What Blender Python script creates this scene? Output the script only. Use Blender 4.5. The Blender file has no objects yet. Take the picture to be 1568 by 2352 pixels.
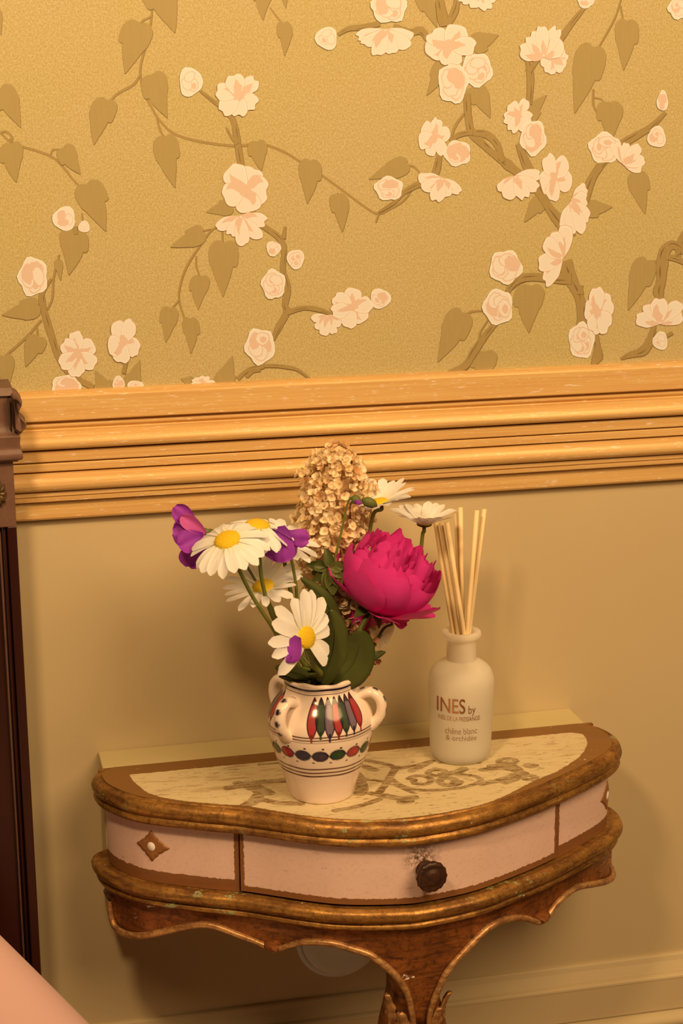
import bpy, bmesh, math, random
import numpy as np
from mathutils import Vector, Matrix

random.seed(7)
RNG = np.random.default_rng(11)
scene = bpy.context.scene
COL = scene.collection

# ------------------------------------------------------------------ camera
IMG_W, IMG_H = 1568, 2352
FPX = 4050.0                                   # focal length in pixels of the 1568x2352 frame
YAW, PITCH, ROLL = (math.radians(a) for a in (12.93, 14.29, 0.47))
CAM = np.array([0.0, -2.0, 1.5])
_f = np.array([math.sin(YAW)*math.cos(PITCH), math.cos(YAW)*math.cos(PITCH), -math.sin(PITCH)])
_r = np.cross(_f, [0, 0, 1.0]); _r /= np.linalg.norm(_r)
_d = np.cross(_f, _r)
_r2 = math.cos(ROLL)*_r + math.sin(ROLL)*_d
_d2 = -math.sin(ROLL)*_r + math.cos(ROLL)*_d
CM = np.array([_r2, _d2, _f])
cam_data = bpy.data.cameras.new('camera')
cam_data.sensor_fit = 'VERTICAL'
cam_data.sensor_height = 36.0
cam_data.sensor_width = 24.0
cam_data.lens = FPX / IMG_H * 36.0
cam_data.clip_start = 0.05
cam_data.dof.use_dof = True
cam_data.dof.focus_distance = 2.0
cam_data.dof.aperture_fstop = 6.3
cam = bpy.data.objects.new('camera', cam_data)
mw = Matrix(((_r2[0], -_d2[0], -_f[0], CAM[0]), (_r2[1], -_d2[1], -_f[1], CAM[1]), (_r2[2], -_d2[2], -_f[2], CAM[2]), (0, 0, 0, 1)))
cam.matrix_world = mw
COL.objects.link(cam)
scene.camera = cam

# ------------------------------------------------------------------ light and exposure
scene.view_settings.view_transform = 'Standard'
scene.view_settings.look = 'None'
scene.view_settings.gamma = 1.0
scene.view_settings.use_curve_mapping = False
scene.view_settings.exposure = 0.0
TINT = (1.0, 0.63, 0.29)
ATINT = (1.0, 0.70, 0.335)
world = bpy.data.worlds.new('world'); scene.world = world
world.use_nodes = True
wb = world.node_tree.nodes['Background']
wb.inputs[0].default_value = (1.0, 0.50, 0.25, 1); wb.inputs[1].default_value = 0.045

def lamp(name, loc, energy, radius, col=TINT):
    l = bpy.data.lights.new(name, 'POINT'); l.energy = energy; l.color = col; l.shadow_soft_size = radius
    o = bpy.data.objects.new(name, l); o.location = loc; COL.objects.link(o); return o
lamp('ceiling_lamp_key', (-0.21, -1.24, 2.10), 61, 0.10)
lamp('ceiling_lamp_second', (1.26, -2.0, 2.6), 268, 0.76)

# ------------------------------------------------------------------ helpers
def ray(px, py):
    return CM.T @ np.array([(px-784)/FPX, (py-1176)/FPX, 1.0])
def onY(px, py, y=0.0):
    v = ray(px, py); return CAM + v*((y-CAM[1])/v[1])
def onZ(px, py, z):
    v = ray(px, py); return CAM + v*((z-CAM[2])/v[2])
def proj(P):
    c = CM @ (np.asarray(P, float)-CAM); return np.array([c[0]/c[2]*FPX+784, c[1]/c[2]*FPX+1176])

ORG = {}
def empty(name, loc, label=None, cat=None, group=None, kind=None):
    o = bpy.data.objects.new(name, None); o.location = loc; COL.objects.link(o)
    ORG[o.name] = np.array(loc, float); tag(o, label, cat, group, kind); return o
def tag(o, label=None, cat=None, group=None, kind=None):
    if label: o['label'] = label
    if cat: o['category'] = cat
    if group: o['group'] = group
    if kind: o['kind'] = kind
    return o
def mk(name, V, F, mat, parent=None, smooth=True, midx=None, attrs=None, loc=None, label=None, cat=None, group=None, kind=None):
    """One mesh object; V in world coordinates. Children take their parent's origin."""
    V = np.asarray(V, float).reshape(-1, 3)
    if parent is not None: o_ = ORG[parent.name]
    elif loc is not None: o_ = np.array(loc, float)
    else:
        mn, mx = V.min(0), V.max(0); o_ = np.array([(mn[0]+mx[0])/2, (mn[1]+mx[1])/2, mn[2]])
    me = bpy.data.meshes.new(name)
    me.from_pydata((V-o_).tolist(), [], [list(map(int, f)) for f in F])
    mats = mat if isinstance(mat, (list, tuple)) else [mat]
    for m in mats: me.materials.append(m)
    if midx is not None: me.polygons.foreach_set('material_index', np.asarray(midx, np.int32))
    if smooth: me.polygons.foreach_set('use_smooth', np.ones(len(me.polygons), bool))
    if attrs:
        for k, a in attrs.items():
            a = np.asarray(a, np.float32)
            if a.ndim == 1:
                at = me.attributes.new(k, 'FLOAT', 'POINT'); at.data.foreach_set('value', a)
            else:
                at = me.attributes.new(k, 'FLOAT_COLOR', 'POINT')
                if a.shape[1] == 3: a = np.concatenate([a, np.ones((len(a), 1), np.float32)], 1)
                at.data.foreach_set('color', a.ravel())
    me.update()
    o = bpy.data.objects.new(name, me); COL.objects.link(o)
    ORG[o.name] = o_
    if parent is not None: o.parent = parent
    else: o.location = o_
    tag(o, label, cat, group, kind)
    return o
def grid_faces(n, m, wrap_n=False, wrap_m=False, flip=False):
    F = []
    for i in range(n if wrap_n else n-1):
        i2 = (i+1) % n
        for j in range(m if wrap_m else m-1):
            j2 = (j+1) % m
            q = (i*m+j, i2*m+j, i2*m+j2, i*m+j2)
            F.append(q[::-1] if flip else q)
    return F
def box(x0, x1, y0, y1, z0, z1):
    V = [(x, y, z) for x in (x0, x1) for y in (y0, y1) for z in (z0, z1)]
    F = [(0, 1, 3, 2), (4, 6, 7, 5), (0, 4, 5, 1), (2, 3, 7, 6), (0, 2, 6, 4), (1, 5, 7, 3)]
    return V, F
def join(parts):
    V, F = [], []
    for v, f in parts:
        n = len(V); V += [tuple(p) for p in v]; F += [tuple(i+n for i in q) for q in f]
    return V, F
def bevel_mod(o, w, seg=2):
    b = o.modifiers.new('bevel', 'BEVEL'); b.width = w; b.segments = seg; b.limit_method = 'ANGLE'; b.angle_limit = math.radians(35)
    b.harden_normals = False
    return o
def cr(pts, n=8, closed=False):
    """Catmull-Rom through pts (any dimension), n samples per span."""
    P = np.asarray(pts, float); m = len(P); out = []
    spans = m if closed else m-1
    for i in range(spans):
        if closed: p0, p1, p2, p3 = P[(i-1) % m], P[i], P[(i+1) % m], P[(i+2) % m]
        else:
            p1, p2 = P[i], P[i+1]
            p0 = P[i-1] if i > 0 else 2*p1-p2
            p3 = P[i+2] if i+2 < m else 2*p2-p1
        for k in range(n):
            t = k/n
            out.append(0.5*((2*p1)+(-p0+p2)*t+(2*p0-5*p1+4*p2-p3)*t*t+(-p0+3*p1-3*p2+p3)*t**3))
    if not closed: out.append(P[-1])
    return np.array(out)
def tube(pts, rad, seg=8, cap=True, flat=None):
    P = np.asarray(pts, float); n = len(P)
    R = np.full(n, rad) if np.isscalar(rad) else np.interp(np.linspace(0, 1, n), np.linspace(0, 1, len(rad)), rad)
    T = np.gradient(P, axis=0); T /= np.linalg.norm(T, axis=1)[:, None]+1e-12
    up = np.array([0.3, 1, 0.2]); up /= np.linalg.norm(up)
    V = []; a = np.cross(T[0], up); a /= np.linalg.norm(a)
    for i in range(n):
        a = a-T[i]*np.dot(a, T[i]); a /= np.linalg.norm(a); b = np.cross(T[i], a)
        for k in range(seg):
            th = 2*math.pi*k/seg
            V.append(P[i]+R[i]*(math.cos(th)*a*(flat or 1)+math.sin(th)*b))
    F = grid_faces(n, seg, wrap_m=True)
    if cap: F += [tuple(range(seg)), tuple(range((n-1)*seg+seg-1, (n-1)*seg-1, -1))]
    return V, F
def lathe(prof, c, n=64, close=False):
    P = np.asarray(prof, float); th = np.linspace(0, 2*math.pi, n, endpoint=False)
    V = np.zeros((len(P), n, 3))
    V[:, :, 0] = c[0]+P[:, 1][:, None]*np.cos(th); V[:, :, 1] = c[1]+P[:, 1][:, None]*np.sin(th); V[:, :, 2] = c[2]+P[:, 0][:, None]
    F = grid_faces(len(P), n, wrap_m=True, flip=True)
    V = V.reshape(-1, 3)
    if close:
        F.append(tuple(range(n-1, -1, -1)) if True else ())
    return V, F

# ------------------------------------------------------------------ materials
def lin(r, g, b):
    return tuple(((c/255)/12.92 if c/255 <= 0.04045 else ((c/255+0.055)/1.055)**2.4) for c in (r, g, b))
def A(r, g, b, e=1.0):
    """Reflectance of a surface that reads r,g,b (sRGB) under the room's amber light."""
    l = lin(r, g, b); return tuple(min(0.92, max(0.003, l[i]/ATINT[i]/e)) for i in range(3))
class NB:
    def __init__(s, name):
        s.m = bpy.data.materials.new(name); s.m.use_nodes = True; s.t = s.m.node_tree
        s.b = s.t.nodes['Principled BSDF']; s.out = s.t.nodes['Material Output']
    def n(s, t): return s.t.nodes.new(t)
    def L(s, a, b): s.t.links.new(a, b)
    def put(s, sock, v):
        if isinstance(v, bpy.types.NodeSocket): s.L(v, sock)
        elif isinstance(v, (tuple, list)) and len(v) == 3 and sock.type == 'RGBA': sock.default_value = (*v, 1)
        else: sock.default_value = v
    def pos(s, scale=(1, 1, 1)):
        g = s.n('ShaderNodeNewGeometry'); m = s.n('ShaderNodeMapping'); s.L(g.outputs['Position'], m.inputs[0]); m.inputs['Scale'].default_value = scale
        return m.outputs[0]
    def objc(s, scale=(1, 1, 1)):
        g = s.n('ShaderNodeTexCoord'); m = s.n('ShaderNodeMapping'); s.L(g.outputs['Object'], m.inputs[0]); m.inputs['Scale'].default_value = scale
        return m.outputs[0]
    def noise(s, vec, scale, detail=4, rough=0.55, dist=0.0):
        t = s.n('ShaderNodeTexNoise'); s.L(vec, t.inputs['Vector']); t.inputs['Scale'].default_value = scale
        t.inputs['Detail'].default_value = detail; t.inputs['Roughness'].default_value = rough; t.inputs['Distortion'].default_value = dist
        return t.outputs['Fac']
    def ramp(s, fac, stops):
        r = s.n('ShaderNodeValToRGB'); s.put(r.inputs[0], fac); e = r.color_ramp.elements
        while len(e) < len(stops): e.new(0.5)
        for k, (p, c) in enumerate(stops):
            e[k].position = p; e[k].color = (*c, 1) if isinstance(c, (tuple, list)) else (c, c, c, 1)
        return r.outputs[0]
    def mix(s, fac, a, b):
        m = s.n('ShaderNodeMix'); m.data_type = 'RGBA'; s.put(m.inputs[0], fac); s.put(m.inputs[6], a); s.put(m.inputs[7], b); return m.outputs[2]
    def math(s, op, a, b=0.0, clamp=False):
        m = s.n('ShaderNodeMath'); m.operation = op; m.use_clamp = clamp; s.put(m.inputs[0], a); s.put(m.inputs[1], b); return m.outputs[0]
    def attr(s, name, out='Fac'):
        a = s.n('ShaderNodeAttribute'); a.attribute_name = name; return a.outputs[out]
    def bump(s, h, strength=0.3, dist=0.001):
        b = s.n('ShaderNodeBump'); s.put(b.inputs['Height'], h); b.inputs['Strength'].default_value = strength; b.inputs['Distance'].default_value = dist
        s.L(b.outputs[0], s.b.inputs['Normal']); return b.outputs[0]
    def set(s, **k):
        names = {'col': 'Base Color', 'rough': 'Roughness', 'metal': 'Metallic', 'spec': 'Specular IOR Level', 'trans': 'Transmission Weight', 'ior': 'IOR', 'sheen': 'Sheen Weight', 'coat': 'Coat Weight', 'sss': 'Subsurface Weight'}
        for a, v in k.items(): s.put(s.b.inputs[names[a]], v)
        return s
    def soft(s, col, translucent=0.25):
        """add light passing through (petals, leaves)"""
        tr = s.n('ShaderNodeBsdfTranslucent'); s.put(tr.inputs[0], col); mx = s.n('ShaderNodeMixShader'); mx.inputs[0].default_value = translucent
        s.L(s.b.outputs[0], mx.inputs[1]); s.L(tr.outputs[0], mx.inputs[2]); s.L(mx.outputs[0], s.out.inputs[0]); return s
def plain(name, col, rough=0.6, **k):
    return NB(name).set(col=col, rough=rough, **k).m
MAT = {}

# wallpaper ground: woven look in two threads
b = NB('wallpaper_ground')
p = b.pos()
w1 = b.noise(b.pos((430, 1, 700)), 1.0, 2, 0.6)
w2 = b.noise(b.pos((700, 1, 330)), 1.0, 2, 0.6)
wv = b.math('MAXIMUM', w1, w2)
big = b.noise(p, 5.0, 2)
cA = b.mix(big, A(228, 188, 100, 1.42), A(230, 186, 112, 1.42))
cB = b.mix(big, A(204, 162, 66, 1.42), A(210, 162, 84, 1.42))
b.set(col=b.mix(b.ramp(wv, [(0.46, 0.0), (0.64, 1.0)]), cB, cA), rough=0.55, spec=0.35)
b.bump(wv, 0.35, 0.0006); MAT['paper'] = b.m
def print_mat(name, c1, c2, spec=0.3):
    b = NB(name); w = b.noise(b.pos((430, 1, 700)), 1.0, 2, 0.6); s = b.noise(b.pos((300, 1, 25)), 1.0, 3)
    b.set(col=b.mix(s, c1, c2), rough=0.55, spec=spec); b.bump(w, 0.3, 0.0006); return b.m
MAT['leafprint'] = print_mat('printed_leaf_olive', A(166, 130, 62, 1.10), A(178, 138, 68, 1.10))
MAT['leafedge'] = print_mat('printed_leaf_outline', A(136, 102, 46, 1.10), A(144, 106, 50, 1.10))
MAT['branchprint'] = print_mat('printed_branch_olive', A(158, 120, 54, 1.10), A(174, 132, 64, 1.10))
MAT['branchedge'] = print_mat('printed_branch_outline', A(126, 92, 40, 1.10), A(134, 98, 44, 1.10))
MAT['cream'] = print_mat('printed_petal_cream', A(252, 217, 160, 1.34), A(254, 221, 166, 1.34))
MAT['pink'] = print_mat('printed_petal_pink', A(240, 186, 128, 1.32), A(244, 192, 134, 1.32))
MAT['rim'] = print_mat('printed_petal_rim', A(255, 226, 176, 1.28), A(255, 224, 172, 1.28))
# painted wall
b = NB('wall_paint'); p = b.pos()
b.set(col=b.mix(b.noise(p, 3.0, 3), A(184, 146, 84, 0.80), A(176, 136, 76, 0.80)), rough=0.62, spec=0.3)
b.bump(b.noise(p, 420, 3), 0.12, 0.0005); MAT['wall'] = b.m
b = NB('ledge_paint'); p = b.pos()
b.set(col=b.mix(b.noise(p, 6.0, 3), A(194, 156, 84, 0.85), A(186, 148, 78, 0.85)), rough=0.5, spec=0.35)
b.bump(b.noise(p, 300, 3), 0.08, 0.0005); MAT['ledge'] = b.m
# gilded wood rail
b = NB('gilded_rail_wood')
g1 = b.noise(b.pos((5, 60, 420)), 1.0, 5, 0.6, 0.3)
g2 = b.noise(b.pos((1.2, 20, 60)), 1.0, 3)
wear = b.noise(b.pos((60, 300, 500)), 1.0, 4, 0.7)
c = b.mix(g1, A(176, 110, 42, 0.80), A(230, 174, 88, 0.80))
c = b.mix(b.math('MULTIPLY', g2, 0.5), c, A(190, 118, 46, 0.85))
c = b.mix(b.ramp(wear, [(0.60, 0.0), (0.68, 0.65)]), c, A(240, 200, 140, 0.75))
b.set(col=c, rough=b.ramp(g1, [(0.3, 0.42), (0.7, 0.3)]), metal=0.08, spec=0.35)
b.bump(g1, 0.3, 0.0008); MAT['rail'] = b.m
# worn gilding
def gilt(name, c1, c2, c3, metal=0.55, rough=0.38, flecks=True, green=False):
    b = NB(name); p = b.objc()
    n1 = b.noise(p, 28, 6, 0.65); n2 = b.noise(p, 160, 4, 0.7); n3 = b.noise(p, 60, 5, 0.7, 0.5)
    n0 = b.noise(b.objc((1, 1, 7)), 22, 5, 0.7, 0.4)
    c = b.mix(b.ramp(n1, [(0.38, 0.0), (0.62, 1.0)]), c1, c2)
    c = b.mix(b.ramp(n0, [(0.46, 0.0), (0.66, 0.85)]), c, c3)
    c = b.mix(b.ramp(n2, [(0.48, 0.0), (0.70, 0.8)]), c, c3)
    mt = metal
    if flecks:
        f = b.ramp(n3, [(0.675, 0.0), (0.70, 1.0)])
        c = b.mix(f, c, A(232, 196, 140)); mt = b.math('MULTIPLY', b.math('SUBTRACT', 1.0, f), metal)
    if green:
        n4 = b.noise(b.objc((1, 1, 1.6)), 42, 6, 0.75, 0.3)
        n5 = b.noise(p, 9, 2)
        f = b.math('MULTIPLY', b.ramp(n4, [(0.57, 0.0), (0.61, 1.0)]), b.ramp(n5, [(0.53, 0.0), (0.60, 1.0)]))
        c = b.mix(f, c, A(150, 138, 70)); mt = b.math('MULTIPLY', b.math('SUBTRACT', 1.0, f), mt)
    b.set(col=c, rough=b.ramp(n2, [(0.2, rough-0.08), (0.8, rough+0.16)]), metal=mt, spec=0.45)
    b.bump(b.math('ADD', n1, b.math('MULTIPLY', n2, 0.6)), 0.35, 0.0012); return b.m
MAT['gilt'] = gilt('worn_gilding', A(150, 92, 30), A(190, 122, 42), A(96, 50, 18), green=True)
MAT['giltdark'] = gilt('worn_gilding_reddish', A(150, 78, 24), A(126, 64, 20), A(70, 32, 12), metal=0.35, rough=0.36)
MAT['giltbead'] = gilt('worn_gilding_bead', A(176, 110, 48), A(206, 140, 66), A(112, 60, 24), metal=0.4, rough=0.34)
MAT['carcass'] = plain('carcass_wood', A(60, 34, 16), 0.8)
# painted cream panels with painted brown borders (attribute edge = metres to the border)
b = NB('painted_frieze'); p = b.objc()
n1 = b.noise(p, 14, 4); n2 = b.noise(p, 240, 4, 0.7); n3 = b.noise(b.objc((1, 1, 3)), 60, 6, 0.75)
c = b.mix(n1, A(212, 160, 114, 0.80), A(196, 144, 98, 0.80))
c = b.mix(b.ramp(n2, [(0.50, 0.0), (0.74, 0.4)]), c, A(178, 124, 78, 0.8))
c = b.mix(b.ramp(n3, [(0.62, 0.0), (0.70, 0.6)]), c, A(132, 84, 44, 0.8))
ed = b.math('ADD', b.attr('edge'), b.math('MULTIPLY', b.math('SUBTRACT', b.noise(p, 220, 3), 0.5), 0.0042))
fe = b.ramp(b.math('MULTIPLY', ed, 100.0), [(0.42, 1.0), (0.50, 0.0)])
c = b.mix(fe, c, b.mix(n3, A(108, 60, 22, 0.8), A(128, 74, 30, 0.8)))
st = b.math('MULTIPLY', b.attr('stain'), b.ramp(b.noise(p, 190, 5, 0.7), [(0.42, 0.0), (0.56, 1.0)]))
c = b.mix(st, c, A(74, 44, 18, 0.62))
b.set(col=c, rough=0.5, spec=0.35); b.bump(n2, 0.12, 0.0006); MAT['frieze'] = b.m
# painted table top
b = NB('painted_table_top'); p = b.objc()
n1 = b.noise(p, 16, 4); n2 = b.noise(b.objc((0.5, 1.6, 1)), 150, 6, 0.75); n3 = b.noise(b.objc((0.4, 1.8, 1)), 42, 6, 0.75); n4 = b.noise(p, 180, 4, 0.7)
c = b.mix(n1, A(230, 186, 112, 1.12), A(220, 174, 98, 1.12))
c = b.mix(b.ramp(n2, [(0.56, 0.0), (0.64, 0.8)]), c, A(150, 108, 48, 1.1))
lf = b.ramp(b.attr('ulocal'), [(0.25, 1.0), (0.55, 0.35)])
c = b.mix(b.math('MULTIPLY', lf, b.ramp(n3, [(0.52, 0.0), (0.62, 0.7)])), c, A(166, 120, 60, 0.95))
orn = b.math('ADD', b.attr('orn'), b.math('MULTIPLY', b.math('SUBTRACT', n4, 0.5), 0.004))
fo = b.math('MULTIPLY', b.ramp(b.math('ADD', b.math('MULTIPLY', orn, 100.0), 0.5), [(0.46, 1.0), (0.58, 0.0)]), b.ramp(n2, [(0.40, 1.0), (0.60, 0.25)]))
c = b.mix(fo, c, b.mix(b.ramp(n1, [(0.4, 0.0), (0.6, 1.0)]), A(124, 74, 22, 1.1), A(116, 78, 24, 1.1)))
fd = b.math('ADD', b.attr('field'), b.math('MULTIPLY', b.math('SUBTRACT', n4, 0.5), 0.005))
ff = b.ramp(b.math('ADD', b.math('MULTIPLY', fd, 100.0), 0.5), [(0.47, 1.0), (0.53, 0.0)])
brown = b.mix(n1, A(122, 72, 22, 0.95), A(146, 90, 30, 0.95))
brown = b.mix(b.ramp(b.noise(p, 75, 6, 0.75), [(0.66, 0.0), (0.69, 0.9)]), brown, A(226, 184, 112, 0.95))
c = b.mix(ff, c, brown)
b.set(col=c, rough=b.ramp(ff, [(0.0, 0.5), (1.0, 0.36)]), metal=b.math('MULTIPLY', ff, 0.2), spec=0.4); b.bump(b.math('ADD', n2, n4), 0.2, 0.0007); MAT['tabletop'] = b.m
MAT['knob'] = gilt('dark_turned_knob', A(66, 34, 14), A(84, 44, 18), A(36, 18, 8), metal=0.25, rough=0.4, flecks=False)
b = NB('painted_rosette'); n = b.noise(b.objc(), 130, 4)
b.set(col=b.mix(n, A(112, 62, 20, 0.7), A(146, 86, 32, 0.7)), rough=0.45, metal=0.2); b.bump(n, 0.4, 0.001); MAT['rosette'] = b.m
MAT['rosewhite'] = plain('rosette_centre', A(220, 176, 128, 0.7), 0.5)
# dark mahogany
def wood(name, c1, c2, rough, sc=(60, 60, 5)):
    b = NB(name); g = b.noise(b.pos(sc), 1.0, 5, 0.6, 0.4); b.set(col=b.mix(g, c1, c2), rough=rough, spec=0.5); b.bump(g, 0.12, 0.0006); return b.m
MAT['mahogany'] = wood('dark_mahogany', (0.020, 0.0035, 0.0035), (0.040, 0.009, 0.007), 0.32)
b = NB('dusty_lit_carved_mahogany'); n = b.noise(b.pos(), 70, 5, 0.7); g = b.noise(b.pos((60, 60, 12)), 1.0, 4)  # dusty mahogany made lighter: lamplight is put into its colour
b.set(col=b.mix(n, b.mix(g, (0.085, 0.034, 0.026), (0.125, 0.055, 0.042)), (0.20, 0.115, 0.085)), rough=0.5); b.bump(n, 0.3, 0.001); MAT['dusty_lit'] = b.m
MAT['ormolu'] = gilt('aged_gilt_mount', A(120, 84, 34), A(92, 62, 26), A(50, 30, 14), metal=0.5, rough=0.4, flecks=False)
b = NB('peach_fabric'); n = b.noise(b.objc(), 900, 2); b.set(col=b.mix(b.noise(b.objc(), 3, 2), (0.72, 0.46, 0.46), (0.72, 0.49, 0.50)), rough=0.75, sheen=0.1); b.bump(n, 0.05, 0.0004); MAT['peach'] = b.m
b = NB('ivory_ticking'); n = b.noise(b.objc(), 500, 2); b.set(col=(0.62, 0.56, 0.48), rough=0.85); b.bump(n, 0.1, 0.0006); MAT['ticking'] = b.m
b = NB('floor_boards'); g = b.noise(b.pos((4, 60, 4)), 1.0, 5); b.set(col=b.mix(g, (0.10, 0.05, 0.025), (0.18, 0.09, 0.045)), rough=0.4); MAT['floor'] = b.m
MAT['plate'] = plain('white_plastic', A(226, 200, 170, 0.95), 0.45)
# flowers
def petal_mat(name, c1, c2, base=None, rough=0.55, tr=0.25, sc=400):
    b = NB(name); s = b.attr('s'); st = b.noise(b.objc(), sc, 2)
    c = b.mix(st, c1, c2)
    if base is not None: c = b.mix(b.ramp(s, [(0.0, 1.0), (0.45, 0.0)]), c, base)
    b.set(col=c, rough=rough, spec=0.25); b.soft(c, tr); return b.m
MAT['daisy'] = petal_mat('daisy_petal_white', (0.94, 0.96, 1.0), (0.90, 0.92, 0.97), (0.86, 0.88, 0.78), tr=0.25)
b = NB('daisy_disc'); n = b.noise(b.objc(), 900, 2); b.set(col=b.mix(n, (0.88, 0.66, 0.012), (0.72, 0.46, 0.008)), rough=0.7); b.bump(n, 0.8, 0.0015); MAT['disc'] = b.m
MAT['calyx'] = plain('dark_calyx', (0.05, 0.035, 0.025), 0.6)
b = NB('green_stem'); n = b.noise(b.objc(), 60, 3); b.set(col=b.mix(n, (0.10, 0.125, 0.018), (0.17, 0.19, 0.03)), rough=0.5); MAT['stem'] = b.m
b = NB('dark_green_leaf'); n = b.noise(b.objc(), 35, 4); c = b.mix(n, (0.050, 0.070, 0.018), (0.105, 0.122, 0.030)); b.set(col=c, rough=0.42, spec=0.4); b.soft(c, 0.12); MAT['leaf'] = b.m
b = NB('fresh_green_leaf'); n = b.noise(b.objc(), 90, 3); c = b.mix(n, (0.09, 0.13, 0.03), (0.20, 0.22, 0.06)); b.set(col=c, rough=0.55); b.soft(c, 0.2); MAT['freshleaf'] = b.m
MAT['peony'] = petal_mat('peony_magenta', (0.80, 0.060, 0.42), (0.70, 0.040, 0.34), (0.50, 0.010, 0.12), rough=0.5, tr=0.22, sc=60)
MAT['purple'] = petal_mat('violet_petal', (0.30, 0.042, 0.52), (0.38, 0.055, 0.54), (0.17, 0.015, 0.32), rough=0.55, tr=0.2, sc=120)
MAT['violetpink'] = petal_mat('violet_pink_petal', (0.62, 0.12, 0.48), (0.54, 0.10, 0.46), None, rough=0.5, tr=0.2, sc=120)
MAT['whitepetal'] = petal_mat('ivory_petal', (0.95, 0.92, 0.88), (0.90, 0.86, 0.82), None, tr=0.4)
b = NB('dried_floret'); oi = b.n('ShaderNodeObjectInfo'); s = b.attr('s')
c = b.ramp(oi.outputs['Random'], [(0.0, (0.98, 0.90, 0.70)), (0.6, (0.96, 0.82, 0.58)), (0.88, (0.88, 0.66, 0.40)), (1.0, (0.58, 0.30, 0.12))])
c = b.mix(b.ramp(s, [(0.08, 0.9), (0.35, 0.0)]), c, (0.66, 0.36, 0.12)); b.set(col=c, rough=0.7); b.soft(c, 0.25); MAT['floret'] = b.m
b = NB('dried_floret_back'); c = b.ramp(b.noise(b.objc(), 110, 3), [(0.3, (0.98, 0.88, 0.66)), (0.6, (0.92, 0.74, 0.48)), (0.8, (0.72, 0.44, 0.20))]); b.set(col=c, rough=0.7); b.soft(c, 0.25); MAT['floretback'] = b.m
b = NB('withered_floret'); s = b.attr('s'); n = b.noise(b.objc(), 200, 3)
c = b.mix(n, (0.40, 0.14, 0.06), (0.62, 0.36, 0.20)); b.set(col=c, rough=0.75); MAT['withered'] = b.m
b = NB('panicle_core'); n = b.noise(b.objc(), 160, 5, 0.7); b.set(col=b.mix(n, (0.58, 0.30, 0.10), (0.84, 0.62, 0.36)), rough=0.85); b.bump(n, 1.0, 0.004); MAT['core'] = b.m
# ceramics and glass
b = NB('glazed_pottery'); b.set(col=b.attr('paint', 'Color'), rough=0.16, spec=0.5); MAT['vase'] = b.m
b = NB('unglazed_pottery'); n = b.noise(b.objc(), 120, 3); b.set(col=b.mix(n, A(238, 184, 122, 0.95), A(230, 176, 116, 0.95)), rough=0.55); MAT['clay'] = b.m
MAT['vasein'] = plain('pottery_inside', A(150, 100, 56), 0.5)
MAT['water'] = plain('dark_vase_water', (0.02, 0.02, 0.008), 0.1)
b = NB('frosted_glass'); b.set(col=(0.98, 0.97, 0.92), rough=0.5, trans=0.36, ior=1.18, spec=0.4); b.bump(b.noise(b.objc(), 900, 2), 0.1, 0.0004); b.soft((1.0, 0.98, 0.92), 0.50); MAT['frost'] = b.m
b = NB('pale_liquid'); b.set(col=(0.93, 0.87, 0.70), rough=0.25, trans=0.75, ior=1.15); MAT['liquid'] = b.m
MAT['rosegold'] = plain('rose_gold_foil', (0.62, 0.34, 0.22), 0.28, metal=0.9)
MAT['greyprint'] = plain('grey_brown_print', (0.36, 0.25, 0.17), 0.4, metal=0.3)
b = NB('reed_wood'); g = b.noise(b.objc((300, 300, 12)), 1.0, 4); b.set(col=b.mix(g, (0.95, 0.80, 0.50), (0.84, 0.64, 0.36)), rough=0.6); MAT['reed'] = b.m

# ================================================================== SETTING
X0, X1 = -1.3, 2.3
V, F = box(X0, X1, 0.0, 0.12, 0.0, 2.5)
wall = mk('wall_back', V, F, MAT['wall'], smooth=False, loc=(0.5, 0.06, 0), label='khaki painted wall behind the half-round table', kind='structure')
V, F = box(X0, X1, -2.9, 0.12, -0.05, 0.0)
mk('floor', V, F, MAT['floor'], smooth=False, loc=(0.5, -1.4, -0.05), label='dark wooden floor below the wall', kind='structure')

def sweep_x(prof, x0, x1):
    """prof: list of (protrusion, z) from top to bottom; closed against the wall."""
    n = len(prof)
    V = [(x, -p_, z) for x in (x0, x1) for p_, z in prof]
    F = [(j, n+j, n+(j+1) % n, (j+1) % n) for j in range(n)] + [tuple(range(n)), tuple(range(2*n-1, n-1, -1))]
    return V, F
def arc(c, r, a0, a1, n=8, sq=1.0):
    return [(c[0]+r*sq*math.cos(math.radians(a0+(a1-a0)*k/n)), c[1]+r*math.sin(math.radians(a0+(a1-a0)*k/n))) for k in range(n+1)]
# chair rail
rail = empty('trim_1', (0.5, 0, 0.9935), label='broad gilded wooden chair rail with stepped mouldings across the wall', kind='structure')
def rail_part(name, prof, sm=False):
    V, F = sweep_x(prof, X0, X1); o = mk(name, V, F, MAT['rail'], rail, smooth=sm)
    if sm:
        me = o.data
        me.polygons.foreach_set('use_smooth', np.ones(len(me.polygons), bool))
        e = o.modifiers.new('es', 'EDGE_SPLIT'); e.split_angle = math.radians(40)
    return o
rail_part('upper_board', [(0, 1.1425), (0.006, 1.1425), (0.0115, 1.1405), (0.014, 1.1385), (0.0145, 1.1365), (0.0145, 1.1100), (0.0140, 1.1092), (0.0060, 1.1090), (0.0060, 1.1058), (0, 1.1058)])
rail_part('upper_roll', [(0, 1.1056), (0.0148, 1.1056), (0.0156, 1.1048), (0.0152, 1.1030), (0.0125, 1.1014), (0.0112, 1.0996), (0.0118, 1.0986)] + [tuple(q) for q in cr([(.0150, 1.0984), (.0195, 1.0976), (.0245, 1.0952), (.0282, 1.0915), (.0302, 1.0872), (.0304, 1.0838), (.0286, 1.0804), (.0245, 1.0784), (.0185, 1.0777)], 3)] + [(0.0175, 1.0775), (0, 1.0775)], True)
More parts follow.
